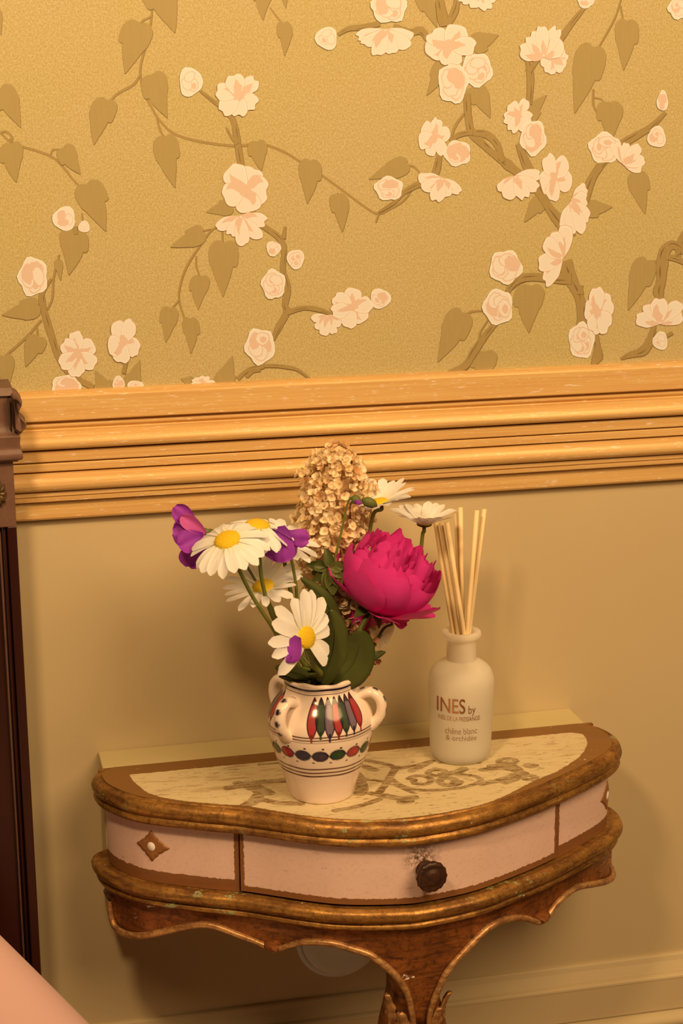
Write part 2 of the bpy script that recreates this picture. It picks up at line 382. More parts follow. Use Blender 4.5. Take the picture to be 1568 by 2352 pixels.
rail_part('middle_band', [(0, 1.0760), (0.0205, 1.0760), (0.0225, 1.0745), (0.0225, 1.0645), (0.0215, 1.0635), (0.0165, 1.0633), (0.0165, 1.0618), (0.0195, 1.0617), (0.0205, 1.0606), (0.0205, 1.0530), (0.0195, 1.0520), (0.0120, 1.0518), (0, 1.0518)])
rail_part('lower_roll', [(0, 1.0502), (0.0150, 1.0502)] + [tuple(q) for q in cr([(.0165, 1.0502), (.0208, 1.0495), (.0252, 1.0472), (.0282, 1.0436), (.0296, 1.0394), (.0296, 1.0360), (.0276, 1.0322), (.0234, 1.0298), (.0178, 1.0290)], 3)] + [(0.0165, 1.0285), (0.0205, 1.0280), (0.0210, 1.0272), (0.0208, 1.0235), (0.0188, 1.0228), (0.0185, 1.0220), (0.0195, 1.0214), (0.0190, 1.0170), (0.0165, 1.0160), (0, 1.0160)], True)
rail_part('lower_board', [(0, 1.0165), (0.0118, 1.0165), (0.0118, 0.9960), (0.0105, 0.9937), (0, 0.9935)])
# skirting
base = empty('baseboard_back', (0.5, 0, 0), label='khaki painted skirting with stepped top edge and roll moulding', kind='structure')
V, F = sweep_x([(0, 0.3370), (0.004, 0.3370), (0.0055, 0.3355), (0.006, 0.334), (0.0075, 0.329), (0.0115, 0.3215), (0.014, 0.3165), (0.0145, 0.3145), (0.0185, 0.3140), (0.0205, 0.3125), (0.021, 0.3100), (0.0205, 0.3085), (0.0205, 0.2640), (0, 0.2640)], X0, X1)
mk('skirting_cap', V, F, MAT['wall'], base, smooth=False)
V, F = sweep_x([(0, 0.2620), (0.019, 0.2620)] + arc((0.020, 0.250), 0.011, 80, -80, 12, 1.2) + [(0.019, 0.2380), (0.024, 0.2370), (0.026, 0.2350), (0.026, 0.0), (0, 0.0)], X0, X1)
o = mk('skirting_board', V, F, MAT['wall'], base, smooth=True); e = o.modifiers.new('es', 'EDGE_SPLIT'); e.split_angle = math.radians(40)
# shallow ledge behind the table
V, F = box(0.1565, 0.7555, -0.0602, -0.0005, 0.50, 0.700)
o = bevel_mod(mk('trim_2', V, F, MAT['ledge'], smooth=False, label='narrow khaki painted ledge on the wall behind the table', kind='structure'), 0.0018, 2)

# ------------------------------------------------------------------ wallpaper with printed branches
V, F = box(X0, X1, -0.0015, 0.0, 1.10, 2.5)
paper = mk('wallpaper', V, F, MAT['paper'], wall, smooth=False, label='golden woven-look wallpaper with blossom branches')
LAYERS = {'printed_vine': (0.00152, 40, 8e-6), 'printed_leaf': (0.00186, 50, 8e-6), 'printed_branch': (0.00230, 8, 3e-5), 'printed_blossom': (0.00258, 5, 1.3e-4)}
NEL = [0]
RAILZ = 1.1400
def poly_w(pts, y):
    return [tuple(onY(px, py, y)) for px, py in pts]
def emit(name, polys, mats):
    """polys: list of (pixel outline, material index); each in its own thin print layer"""
    V, F, mi = [], [], []; NEL[0] += 1; l0, lm, step = LAYERS[name]
    for q, (pts, m) in enumerate(polys):
        y = -(l0+(NEL[0] % lm)*step+q*2e-6); W = poly_w(pts, y); n = len(V)
        if all(w[2] < RAILZ-0.02 for w in W): continue
        V += W; F.append(tuple(range(n, n+len(W)))); mi.append(m)
    if not V: return None
    a = np.array(V); 
    o = mk(name, V, F, mats, paper, smooth=False, midx=mi)
    # printed faces look into the room
    bm = bmesh.new(); bm.from_mesh(o.data)
    bmesh.ops.triangulate(bm, faces=bm.faces[:], ngon_method='EAR_CLIP')
    bm.normal_update()
    for f in bm.faces:
        if f.normal.y > 0: f.normal_flip()
    bm.to_mesh(o.data); bm.free()
    return o
def ribbon(pts, widths, n=6, wob=0.0, seed=0):
    P = cr(pts, n); t = np.linspace(0, 1, len(P)); w = np.interp(t, np.linspace(0, 1, len(widths)), widths)
    if wob:
        r = np.random.default_rng(seed); w = w*(1+wob*np.interp(t, np.linspace(0, 1, max(4, len(P)//3)), r.uniform(-1, 1, max(4, len(P)//3))))
    T = np.gradient(P, axis=0); T /= np.linalg.norm(T, axis=1)[:, None]+1e-9
    N = np.stack([-T[:, 1], T[:, 0]], 1)
    return np.concatenate([P+N*w[:, None]/2, (P-N*w[:, None]/2)[::-1]])
def shift(P, dx, dy): return np.asarray(P)+np.array([dx, dy])
def vine(pts, w=5):
    ws = w if isinstance(w, (list, tuple)) else [w*0.8, w, w*0.8]
    R = ribbon(pts, ws, 6); emit('printed_vine', [(shift(R, 0.7, 0.9), 1), (shift(R, -0.3, -0.3), 0)], [MAT['branchprint'], MAT['branchedge']])
SEED = [100]
def branch(pts, ws):
    SEED[0] += 1
    R = ribbon(pts, ws, 7, 0.16, SEED[0]); P = cr(pts, 7)
    T = np.gradient(P, axis=0); T /= np.linalg.norm(T, axis=1)[:, None]+1e-9; N = np.stack([-T[:, 1], T[:, 0]], 1)
    w = np.interp(np.linspace(0, 1, len(P)), np.linspace(0, 1, len(ws)), ws)
    pol = [(shift(R, 0.8, 1.0), 1), (shift(R, -0.4, -0.4), 0)]
    rr = random.Random(SEED[0])
    k = 2
    while k < len(P)-6:                              # bark strokes along the branch
        L = rr.randint(4, 9); e = min(len(P)-1, k+L); off = rr.uniform(-0.28, 0.3)
        Q = P[k:e+1]+N[k:e+1]*(w[k:e+1]*off)[:, None]
        if len(Q) >= 3:
            tt = np.linspace(0, 1, len(Q)); ww = np.maximum(0.5, w[k:e+1].mean()*0.16*np.sin(np.pi*tt))
            TQ = np.gradient(Q, axis=0); TQ /= np.linalg.norm(TQ, axis=1)[:, None]+1e-9; NQ = np.stack([-TQ[:, 1], TQ[:, 0]], 1)
            pol.append((np.concatenate([Q+NQ*ww[:, None]/2, (Q-NQ*ww[:, None]/2)[::-1]]), 1))
        k += L+rr.randint(2, 5)
    emit('printed_branch', pol, [MAT['branchprint'], MAT['branchedge']])
def leaf(bx, by, tx, ty, w, flip=None, bend=None):
    SEED[0] += 1; rr = random.Random(SEED[0])
    if flip is None: flip = rr.choice((-1, 1))
    if bend is None: bend = rr.uniform(-0.06, 0.06)
    rg = [(0.0, 0.0), (-0.035, 0.16), (-0.01, 0.34), (0.08, 0.46), (0.2, 0.5), (0.34, 0.50), (0.425, 0.475), (0.455, 0.40), (0.46, 0.33), (0.58, 0.285), (0.74, 0.19), (0.88, 0.09), (0.96, 0.035)]
    lf = [(1.0, 0.0), (0.93, 0.06), (0.8, 0.15), (0.65, 0.25), (0.5, 0.345), (0.4, 0.43), (0.3, 0.46), (0.17, 0.48), (0.06, 0.43), (-0.02, 0.30), (-0.04, 0.14)]
    pts = [(s, flip*h) for s, h in rg]+[(s, -flip*h) for s, h in lf]
    P = cr(pts, 3, closed=True)
    ax = np.array([tx-bx, ty-by], float); L = np.linalg.norm(ax); ax /= L; nn = np.array([-ax[1], ax[0]])
    W = np.array([bx, by])+np.outer(P[:, 0]*L, ax)+np.outer(P[:, 1]*w+bend*L*np.sin(P[:, 0]*2.6), nn)
    emit('printed_leaf', [(shift(W, 0.6, 1.3), 1), (shift(W, -0.3, -0.3), 0)], [MAT['leafprint'], MAT['leafedge']])
def petal_poly(a, l, w, c, rr, notch=0.10):
    """outline of one printed petal from centre c along angle a (degrees), length l, width w (unit space)"""
    t = [(0.0, 0.06), (0.2, 0.28), (0.45, 0.46), (0.68, 0.5), (0.86, 0.42), (0.97, 0.24), (1.0-notch*rr.uniform(0.0, 1), 0.0)]
    pts = [(s*rr.uniform(0.96, 1.04), h*rr.uniform(0.9, 1.08)) for s, h in t]+[(s*rr.uniform(0.96, 1.04), -h*rr.uniform(0.9, 1.08)) for s, h in t[-2::-1]]
    P = cr(pts, 3, closed=True); ca, sa = math.cos(math.radians(a)), math.sin(math.radians(a))
    X = P[:, 0]*l; Y = P[:, 1]*w
    return np.stack([c[0]+X*ca-Y*sa, c[1]+X*sa+Y*ca], 1)
def blot(a, l0, l1, w, off, c, rr):
    """pink brush mark on a petal"""
    t = np.linspace(0, 1, 7); hw = w*np.array([0.35, 0.55, 0.62, 0.55, 0.42, 0.25, 0.03])
    s = l0+(l1-l0)*t
    o = off*w*np.sin(t*2.2)
    pts = [(s[k], o[k]+hw[k]*rr.uniform(0.75, 1.2)/2) for k in range(7)]+[(s[k], o[k]-hw[k]*rr.uniform(0.75, 1.2)/2) for k in range(6, -1, -1)]
    P = cr(pts, 2, closed=True); ca, sa = math.cos(math.radians(a)), math.sin(math.radians(a))
    return np.stack([c[0]+P[:, 0]*ca-P[:, 1]*sa, c[1]+P[:, 0]*sa+P[:, 1]*ca], 1)
def inset(P, k):
    m = P.mean(0); return m+(P-m)*k
def blossom(cx, cy, w, h, kind='open', rot=0.0, n=5):
    """image space: angle 0 = right, 90 = down"""
    SEED[0] += 1; rr = random.Random(SEED[0]*3+1); pol = []
    def add(P, m): pol.append((np.stack([cx+P[:, 0]*w/2, cy+P[:, 1]*h/2], 1), m))
    if kind == 'open':
        c0 = (rr.uniform(-.08, .08), rr.uniform(-.08, .08)); order = list(range(n)); rr.shuffle(order)
        ps = []
        for k in order:
            a = rot+360*k/n+rr.uniform(-9, 9); l = rr.uniform(0.86, 1.04); ww = rr.uniform(0.78, 0.98)*5.0/n
            P = petal_poly(a, l, ww, c0, rr); add(inset(P, 1.07), 1); add(P, 2); add(inset(P, 0.90), 0); ps.append((a, l, ww))
            if rr.random() < 0.85: add(blot(a, 0.04, l*rr.uniform(0.6, 0.86), ww*rr.uniform(0.55, 0.85), rr.uniform(-0.5, 0.5), c0, rr), 1)
        T = np.linspace(0, 2*math.pi, 14, endpoint=False)
        add(np.stack([c0[0]+np.cos(T)*np.array([rr.uniform(.14, .32) for _ in T]), c0[1]+np.sin(T)*np.array([rr.uniform(.14, .32) for _ in T])], 1), 1)
    elif kind in ('round', 'bud'):
        T = np.linspace(0, 2*math.pi, 22, endpoint=False)
        m = 5 if kind == 'round' else 3
        R = 0.93+0.08*np.cos(T*m+rr.uniform(0, 6))+np.array([rr.uniform(-.03, .03) for _ in T])
        O = np.stack([np.cos(T)*R, np.sin(T)*R], 1); add(O, 2); add(inset(O, 0.93), 0)
        k = 5 if kind == 'round' else 3
        for q in range(k):
            a = rot+360*q/k+rr.uniform(-20, 20); d = rr.uniform(0.30, 0.42); c1 = (d*math.cos(math.radians(a)), d*math.sin(math.radians(a)))
            T2 = np.linspace(0, 2*math.pi, 16, endpoint=False); rx, ry = rr.uniform(0.36, 0.48), rr.uniform(0.26, 0.36)
            ca, sa = math.cos(math.radians(a+70)), math.sin(math.radians(a+70))
            E_ = np.stack([rx*np.cos(T2), ry*np.sin(T2)], 1)*np.array([[rr.uniform(.9, 1.1)] for _ in T2])
            E_ = np.stack([c1[0]+E_[:, 0]*ca-E_[:, 1]*sa, c1[1]+E_[:, 0]*sa+E_[:, 1]*ca], 1)
            add(inset(E_, 1.16), 1); add(E_, 0 if rr.random() < 0.72 else 1)
            if rr.random() < 0.5: add(inset(E_, 0.55)+0.05, 1)
    elif kind == 'fan':                                # seen from the side, petals spread around rot
        c0 = (-0.62*math.cos(math.radians(rot)), -0.62*math.sin(math.radians(rot)))
        ks = [(k-(n-1)/2) for k in range(n)]; ks.sort(key=lambda v: -abs(v))
        for k in ks:
            a = rot+k*176/n+rr.uniform(-6, 6); l = rr.uniform(1.15, 1.55)*(1-0.12*abs(k)/n); ww = rr.uniform(0.62, 0.80)
            P = petal_poly(a, l, ww, c0, rr); add(inset(P, 1.07), 1); add(P, 2); add(inset(P, 0.90), 0)
            add(blot(a, 0.05, l*rr.uniform(0.5, 0.78), ww*rr.uniform(0.6, 0.95), rr.uniform(-0.4, 0.4), c0, rr), 1)
    emit('printed_blossom', pol, [MAT['cream'], MAT['pink'], MAT['rim']])
for v_ in [
    ([(347, -30), (348, 35), (338, 90), (325, 140), (322, 172), (332, 215), (345, 242), (365, 275), (400, 307), (460, 325), (540, 335), (600, 331), (650, 348), (690, 372), (735, 400), (790, 440), (840, 477), (868, 491), (895, 480), (925, 462), (944, 438)], 6),
    ([(347, 38), (328, 48), (319, 60)], 5), ([(322, 172), (305, 195), (270, 215), (248, 238)], 6), ([(360, 272), (367, 298), (378, 318)], 5),
    ([(0, 304), (30, 330), (80, 345), (122, 362), (150, 390), (165, 410), (190, 435)], 6), ([(116, 356), (122, 344), (140, 344)], 4),
    ([(2, 304), (15, 303), (27, 315), (26, 330)], 6), ([(22, 318), (25, 330)], 4),
    ([(506, 520), (485, 530), (455, 570), (430, 610), (415, 650), (411, 690), (425, 737)], 5), ([(484, 526), (467, 531)], 4), ([(450, 588), (451, 614), (460, 637)], 4), ([(411, 690), (396, 707)], 4), ([(510, 518), (511, 558)], 4),
    ([(620, 18), (638, 42), (650, 56)], 4), ([(1428, -10), (1412, 40), (1388, 85), (1366, 122)], 4), ([(1424, 12), (1431, 50)], 4),
    ([(1362, 205), (1362, 240), (1371, 260)], 5), ([(1363, 224), (1380, 228), (1392, 242)], 4), ([(932, 380), (950, 383), (968, 402)], 5), ([(870, 490), (863, 511)], 4),
    ([(1482, 604), (1500, 600), (1512, 604)], 5), ([(1108, 714), (1082, 716), (1064, 728)], 5), ([(1120, 735), (1102, 765), (1100, 790)], 4),
    ([(1066, 260), (1046, 288), (1036, 316)], 6), ([(1448, 384), (1458, 402)], 4), ([(1170, 668), (1192, 652), (1206, 646)], 4),
    ([(95, 735), (60, 775), (12, 818)], 6), ([(85, 752), (87, 776)], 4), ([(136, 585), (123, 640), (120, 685), (108, 712)], 5), ([(188, 490), (190, 508)], 3),
    ([(1100, 800), (1085, 830), (1070, 850)], 4), ([(775, 443), (778, 452)], 4)]:
    vine(*v_)
for l_ in [(322, 54, 288, 169, 74, 1), (352, -42, 399, 76, 82, 1), (350, 172, 387, 269, 64, 1), (246, 230, 219, 333, 60, -1), (378, 315, 405, 430, 60, -1), (590, 325, 601, 392, 46, 1),
           (712, 369, 704, 467, 54, -1), (776, 448, 784, 533, 44, 1), (2, 202, 46, 293, 58, 1), (26, 330, 40, 418, 56, 1), (146, 339, 186, 399, 48, 1), (198, 423, 243, 531, 72, -1),
           (170, 528, 155, 631, 68, -1), (88, 704, 4, 722, 50, 1), (90, 774, 61, 843, 48, -1), (10, 818, 21, 895, 48, 1), (467, 534, 391, 566, 46, 1), (514, 557, 514, 681, 70, -1),
           (462, 635, 457, 711, 46, 1), (391, 708, 381, 786, 43, 1), (436, 732, 436, 812, 40, -1), (532, 474, 474, 487, 38, 1), (652, 52, 651, 127, 36, 1), (608, -34, 606, 46, 46, 1),
           (508, 885, 532, 817, 46, 1), (298, 893, 321, 827, 40, -1), (252, 905, 221, 850, 44, 1), (446, 882, 414, 871, 26, 1), (-12, 22, 3, 79, 30, 1), (650, -35, 656, 18, 24, 1),
           (1086, 104, 1145, 81, 50, 1), (1440, 48, 1431, 161, 56, -1), (1362, 108, 1319, 260, 74, -1), (1400, 236, 1402, 325, 62, 1), (1462, 398, 1482, 491, 50, -1), (934, 376, 847, 412, 46, -1),
           (1016, 146, 978, 218, 38, 1), (1088, 200, 1124, 271, 50, 1), (1212, 272, 1257, 219, 38, 1), (1246, 456, 1205, 511, 38, -1), (1346, 480, 1406, 475, 42, 1), (1486, 598, 1443, 713, 58, -1),
           (1219, 657, 1217, 764, 70, 1), (1062, 718, 1005, 831, 66, -1), (1112, 808, 1116, 885, 64, 1), (966, -15, 1001, 64, 40, 1), (134, 598, 140, 644, 20, 1)]:
    leaf(*l_)
for b_ in [([(460, 208), (490, 232), (515, 250), (535, 275), (543, 310), (549, 350), (556, 390)], [6, 8, 10, 12, 14, 13, 12]), ([(520, 293), (530, 312), (545, 330)], [3, 6, 9]),
           ([(572, 480), (600, 515), (640, 545), (652, 575), (650, 620), (660, 660), (655, 700), (659, 716), (642, 748), (626, 780)], [15, 13, 13, 13, 12, 14, 12, 15, 13, 9]), ([(655, 520), (651, 548)], [4, 9]),
           ([(657, 718), (698, 707), (735, 712), (762, 722)], [13, 11, 10, 6]), ([(604, 840), (640, 841), (680, 848), (710, 868)], [7, 8, 7, 5]), ([(606, 842), (572, 848), (546, 870)], [9, 8, 8]), ([(598, 850), (580, 852), (566, 866)], [6, 9, 8]), ([(606, 820), (602, 842)], [5, 8]),
           ([(118, 640), (104, 660), (96, 680), (103, 720), (118, 770), (135, 822), (165, 862), (215, 890)], [5, 9, 13, 15, 14, 14, 13, 11]), ([(172, 520), (174, 538)], [9, 9]),
           ([(294, 806), (289, 835), (284, 858)], [6, 9, 7]), ([(776, 79), (800, 66), (832, 62), (872, 54)], [7, 11, 12, 13]), ([(905, 60), (940, 74), (966, 70), (985, 90), (1002, 96)], [12, 17, 18, 16, 8]),
           ([(1008, -10), (1014, 28), (1020, 60)], [20, 22, 22]), ([(1052, -8), (1044, 26), (1026, 60)], [14, 16, 12]),
           ([(1072, 215), (1075, 265), (1082, 300), (1104, 326), (1130, 350), (1165, 377), (1195, 402)], [17, 16, 19, 20, 18, 22, 20]), ([(1082, 305), (1115, 308), (1140, 330), (1155, 372)], [13, 16, 14, 13]),
           ([(1085, 303), (1056, 309), (1034, 324)], [13, 11, 8]), ([(1010, 352), (1002, 392), (990, 414), (960, 424), (930, 440), (904, 465), (870, 487)], [12, 16, 17, 13, 10, 8, 5]),
           ([(1208, 128), (1216, 160), (1218, 190), (1215, 240)], [10, 14, 15, 14]), ([(1215, 164), (1234, 138)], [11, 8]), ([(1190, 330), (1208, 375), (1230, 422), (1256, 470), (1290, 515), (1312, 545)], [11, 18, 20, 22, 25, 22]),
           ([(1342, 462), (1354, 422), (1374, 386), (1396, 364)], [20, 19, 16, 11]), ([(1418, 336), (1460, 312), (1496, 290), (1528, 258)], [17, 17, 14, 8]), ([(1346, 12), (1312, 54), (1286, 92)], [8, 13, 14]),
           ([(1296, 600), (1310, 640), (1330, 682), (1337, 720), (1334, 752)], [30, 26, 23, 20, 18]), ([(1312, 640), (1270, 640), (1220, 636), (1185, 645), (1164, 672)], [26, 22, 21, 16, 11]), ([(1334, 655), (1332, 676)], [8, 14]),
           ([(1138, 742), (1115, 770), (1090, 806), (1068, 840), (1030, 856)], [12, 14, 16, 15, 8]), ([(1366, 770), (1372, 800), (1364, 838)], [14, 16, 14]), ([(1378, 800), (1380, 822), (1368, 836)], [5, 6, 4]),
           ([(1575, 535), (1562, 560), (1556, 590)], [18, 16, 12]), ([(1575, 578), (1545, 562), (1526, 578), (1520, 610), (1518, 645), (1512, 672), (1524, 700)], [16, 20, 22, 26, 22, 22, 7]), ([(1572, 602), (1545, 592), (1528, 592)], [14, 14, 8]), ([(1548, 570), (1560, 578), (1552, 588)], [4, 7, 4]),
           ([(1502, 745), (1494, 780), (1476, 806), (1446, 815), (1426, 824)], [10, 17, 20, 14, 5]), ([(1544, 764), (1524, 776)], [8, 7])]:
    branch(*b_)
for f_ in [(437, 188, 57, 72, 'bud', 40), (545, 217, 104, 112, 'open', -100, 6), (558, 432, 122, 124, 'open', -62, 5), (554, 524, 94, 84, 'fan', 88, 5), (628, 571, 36, 37, 'bud', 10), (679, 595, 43, 48, 'bud', 80), (628, 653, 60, 72, 'round', 30),
           (76, 635, 72, 96, 'round', 70), (148, 502, 56, 60, 'bud', 0), (193, 521, 28, 29, 'bud', 20), (180, 812, 92, 106, 'open', 30, 6), (285, 780, 80, 112, 'open', 90, 5), (152, 886, 72, 54, 'round', 0), (272, 880, 30, 34, 'bud', 0), (311, 888, 40, 32, 'bud', 30), (468, 877, 60, 30, 'open', 0, 5),
           (597, 795, 74, 88, 'round', 10), (748, 745, 64, 62, 'fan', 100, 5), (810, 705, 98, 94, 'open', -80, 6), (873, 686, 50, 50, 'bud', 60), (750, 88, 55, 56, 'bud', 20), (893, 16, 88, 80, 'round', 40), (885, 94, 112, 80, 'fan', 90, 6),
           (1093, 2, 84, 56, 'fan', 100, 5), (1095, 160, 78, 82, 'round', 0), (1040, 190, 74, 104, 'round', 50), (1032, 106, 124, 104, 'open', -60, 5), (1000, 315, 72, 100, 'open', -75, 6), (1050, 352, 66, 64, 'round', 40), (1007, 432, 80, 72, 'fan', 110, 5), (893, 433, 70, 60, 'round', 20),
           (1246, 92, 86, 116, 'fan', -95, 5), (1272, 140, 66, 72, 'open', 40, 5), (1345, 2, 42, 36, 'bud', 0), (1188, 265, 74, 88, 'open', 0, 6), (1224, 316, 64, 88, 'round', 10), (1193, 430, 90, 82, 'fan', 70, 5), (1272, 405, 78, 114, 'open', 20, 5), (1327, 488, 68, 108, 'fan', 40, 6),
           (1268, 575, 82, 112, 'fan', -150, 5), (1161, 613, 80, 84, 'round', 60), (1144, 705, 74, 88, 'round', 90), (1388, 340, 78, 76, 'round', 0), (1447, 358, 72, 76, 'fan', -50, 5), (1508, 315, 46, 52, 'bud', 40), (1521, 232, 28, 50, 'bud', 90),
           (1375, 722, 72, 112, 'open', -100, 5), (1335, 782, 64, 90, 'round', 20), (1515, 716, 98, 82, 'fan', -90, 5), (1516, 783, 37, 46, 'bud', 50), (1560, 18, 56, 56, 'round', 30)]:
    blossom(*f_)
# the pattern goes on to both sides of the photographed part
src = [o for o in paper.children if o.name.startswith('printed_')]
pm = [MAT[k] for k in ('branchprint', 'branchedge', 'leafprint', 'leafedge', 'cream', 'pink', 'rim')]
V, F, mi = [], [], []
for o in src:
    me = o.data; n0 = len(V); V += [v.co[:] for v in me.vertices]; mm = [pm.index(m) for m in me.materials]
    for f in me.polygons: F.append(tuple(i+n0 for i in f.vertices)); mi.append(mm[f.material_index])
V = np.array(V)+ORG[paper.name]
for dx in (-0.835, 0.835):
    mk('printed_pattern', V+np.array([dx, 0, 0]), F, pm, paper, smooth=False, midx=mi, kind='stuff')

# ================================================================== FURNITURE
# round wall plate half hidden by the apron
pc = np.array([0.4505, 0.0, 0.4195])
pl = empty('wall_plate', (pc[0], -0.002, pc[2]), 'round white wall plate half hidden below the gilded table', 'wall plate')
def disc_prof(prof, c, n=56):
    th = np.linspace(0, 2*math.pi, n, endpoint=False); V = []
    for p_, r in prof: V += [(c[0]+r*math.cos(t), -p_, c[2]+r*math.sin(t)) for t in th]
    F = grid_faces(len(prof), n, wrap_m=True); F.append(tuple(range((len(prof)-1)*n, len(prof)*n))); return V, F
V, F = disc_prof([(0.001, 0.056), (0.004, 0.056), (0.0055, 0.0545), (0.0055, 0.0505), (0.004, 0.0495)], pc); mk('rim', V, F, MAT['plate'], pl)
V, F = disc_prof([(0.004, 0.0492), (0.010, 0.0485), (0.012, 0.046), (0.0128, 0.036), (0.013, 0.0)], pc); mk('cover', V, F, MAT['plate'], pl)

# dark headboard of the bed at the left edge
HY = -0.085
def xz(px, py, y=HY): q = onY(px, py, y); return q[0], q[2]
hb = empty('bed_headboard', (-0.35, -0.05, 0.0), 'dark mahogany headboard with carved capital at the left edge', 'headboard')
xr = onY(31, 1060, HY)[0]; xr = 0.5*(xr+onY(62, 1660, HY)[0])
zt = xz(31, 1056)[1]
def hb_box(name, x0, x1, y0, y1, z0, z1, m, bw=0.0015, parent=None):
    V, F = box(x0, x1, y0, y1, z0, z1); return bevel_mod(mk(name, V, F, MAT[m], parent or hb, smooth=False), bw, 2)
zp = xz(10, 1212)[1]                       # top of the sunk panel
st = 0.0105                                # width of the outer stile
hb_box('outer_stile', xr-st, xr, HY, -0.03, 0.0, zp+0.001, 'mahogany')
V, F = box(xr-0.20, xr, HY, -0.03, zp, zt); bevel_mod(mk('top_block', V, F, MAT['dusty_lit'], hb, smooth=False), 0.0015)
hb_box('sunk_panel', xr-0.20, xr-st-0.0002, HY+0.012, -0.03, 0.0, zp, 'mahogany', 0.0005)
V, F = tube([(xr-st-0.0085, HY+0.010, 0.0), (xr-st-0.0085, HY+0.010, zp-0.006), (xr-st-0.012, HY+0.010, zp-0.0045), (xr-0.19, HY+0.010, zp-0.0045)], 0.0022, 8); mk('panel_bead', V, F, MAT['dusty_lit'], hb)
V, F = tube([(xr-st-0.004, HY+0.008, 0.0), (xr-st-0.004, HY+0.008, zp-0.001), (xr-0.19, HY+0.008, zp-0.001)], 0.0030, 8); mk('panel_cove', V, F, MAT['mahogany'], hb)
hb_box('inner_field', -0.9, xr-0.2005, -0.075, -0.03, 0.0, zt-0.03, 'mahogany')
hb_box('inner_rail', -0.9, xr-0.2005, -0.09, -0.03, zt-0.0295, zt, 'dusty_lit')
# astragal and capital, stacked
def ring_profile(name, pts, m, x0=-0.13):
    """pts: (pixel x of the right edge, pixel y) down the silhouette; the block grows forward by the same overhang"""
    P = cr([(xz(a, c_)[0], xz(a, c_)[1]) for a, c_ in pts], 4)
    V = []
    for x, z in P:
        ov = x-xr; V += [(x0, HY-ov, z), (x, HY-ov, z), (x, -0.03, z), (x0, -0.03, z)]
    F = grid_faces(len(P), 4, wrap_m=True) + [(3, 2, 1, 0), tuple(range(4*len(P)-4, 4*len(P)))]
    o = mk(name, V, F, MAT[m], hb, smooth=True); e = o.modifiers.new('es', 'EDGE_SPLIT'); e.split_angle = math.radians(35); return o
ring_profile('astragal', [(46, 1000), (45, 1012), (45, 1026), (48, 1033), (51, 1038), (52, 1045), (50, 1051), (42, 1055), (40, 1058)], 'dusty_lit')
ring_profile('capital_block', [(24, 907), (25, 925), (27, 950), (29, 975), (36, 990), (45, 998), (46, 1001)], 'dusty_lit')
ring_profile('capital_cap', [(24, 890), (25, 892), (31, 904), (32, 907), (24, 908)], 'dusty_lit')
# carved corner leaf of the capital
lp = cr([(26, 908), (38, 908), (47, 918), (51, 925), (46, 933), (42, 945), (45, 958), (54, 967), (61, 975), (60, 983), (55, 988), (47, 998), (36, 992), (31, 985), (29, 950)], 4, closed=True)
fr = [np.array([xz(a, c_, HY-0.012)[0], xz(a, c_, HY-0.012)[1]]) for a, c_ in lp]
n = len(fr); m_ = np.mean(fr, 0)
V = [(q[0], HY-0.010, q[1]) for q in fr]+[((q[0]-m_[0])*0.7+m_[0], HY-0.0165, (q[1]-m_[1])*0.8+m_[1]) for q in fr]+[(q[0], HY+0.03, q[1]) for q in fr]
F = [(2*n+k, k, (k+1) % n, 2*n+(k+1) % n) for k in range(n)]+[(k, n+k, n+(k+1) % n, (k+1) % n) for k in range(n)]+[tuple(range(n, 2*n)), tuple(range(3*n-1, 2*n-1, -1))]
mk('carved_leaf', V, F, MAT['dusty_lit'], hb)
xg, zg0 = xz(27, 985, HY-0.012); zg1 = xz(24, 918, HY-0.012)[1]
V, F = box(xg-0.0025, xg-0.0008, HY-0.0102, HY+0.01, zg0, zg1); mk('groove_shade_strip', V, F, MAT['carcass'], hb, smooth=False)  # dark strip puts the shade of a carved groove into colour
# gilt mount on the block
xm, zm = xz(-4, 1133); mt = []
for k in range(9):
    a = math.radians(40*k); r0 = 0.0055; V_, F_ = tube([(xm+r0*math.cos(a)*s, HY-0.002-0.0035*math.sin(s*2.2), zm+1.7*r0*math.sin(a)*s) for s in np.linspace(0.1, 1.6, 7)], [0.0025, 0.0034, 0.0026, 0.0008], 8); mt.append((V_, F_))
V, F = join(mt); mk('gilt_mount', V, F, MAT['ormolu'], hb)

# cushion standing on the mattress (bottom left corner of the photograph) and the mattress below the frame
CY = -0.21
P1, P2 = onY(0, 2163, CY), onY(190, 2352, CY); dv = (P2-P1)/np.linalg.norm(P2-P1); nv = np.array([-dv[2], 0, dv[0]])
if nv[2] < 0: nv = -nv
HU, HV, HT = 0.25, 0.17, 0.085
cc = (P1+P2)/2-nv*HV*0.985
nu, nvv = 64, 32; V = []
def sgp(x, e): return math.copysign(abs(x)**e, x)
for i in range(nu):
    a = 2*math.pi*i/nu; ca, sa = sgp(math.cos(a), 0.36), sgp(math.sin(a), 0.36)
    for j in range(nvv+1):
        b_ = -math.pi/2+math.pi*j/nvv; cb, sb = sgp(math.cos(b_), 0.62), sgp(math.sin(b_), 1.0)
        q = cc+dv*HU*ca*cb+nv*HV*sa*cb+np.array([0, -HT*sb, 0]); V.append(q)
F = grid_faces(nu, nvv+1, wrap_n=True)
V = np.array(V); zmat = V[:, 2].min()
cu = mk('cushion', V, F, MAT['peach'], label='smooth peach cushion standing against the dark headboard, bottom left corner', cat='cushion')
zmat = zmat+0.002
mt = empty('mattress', (-0.45, -0.9, 0.0), 'ivory mattress below the peach cushion beside the headboard', 'mattress')
V, F = box(-0.95, 0.055, -1.9, -0.10, zmat-0.16, zmat); bevel_mod(mk('ticking', V, F, MAT['ticking'], mt, smooth=False), 0.03, 4)
V, F = box(-0.93, 0.035, -1.88, -0.12, 0.0, zmat-0.161); bevel_mod(mk('box_base', V, F, MAT['mahogany'], mt, smooth=False), 0.005, 2)

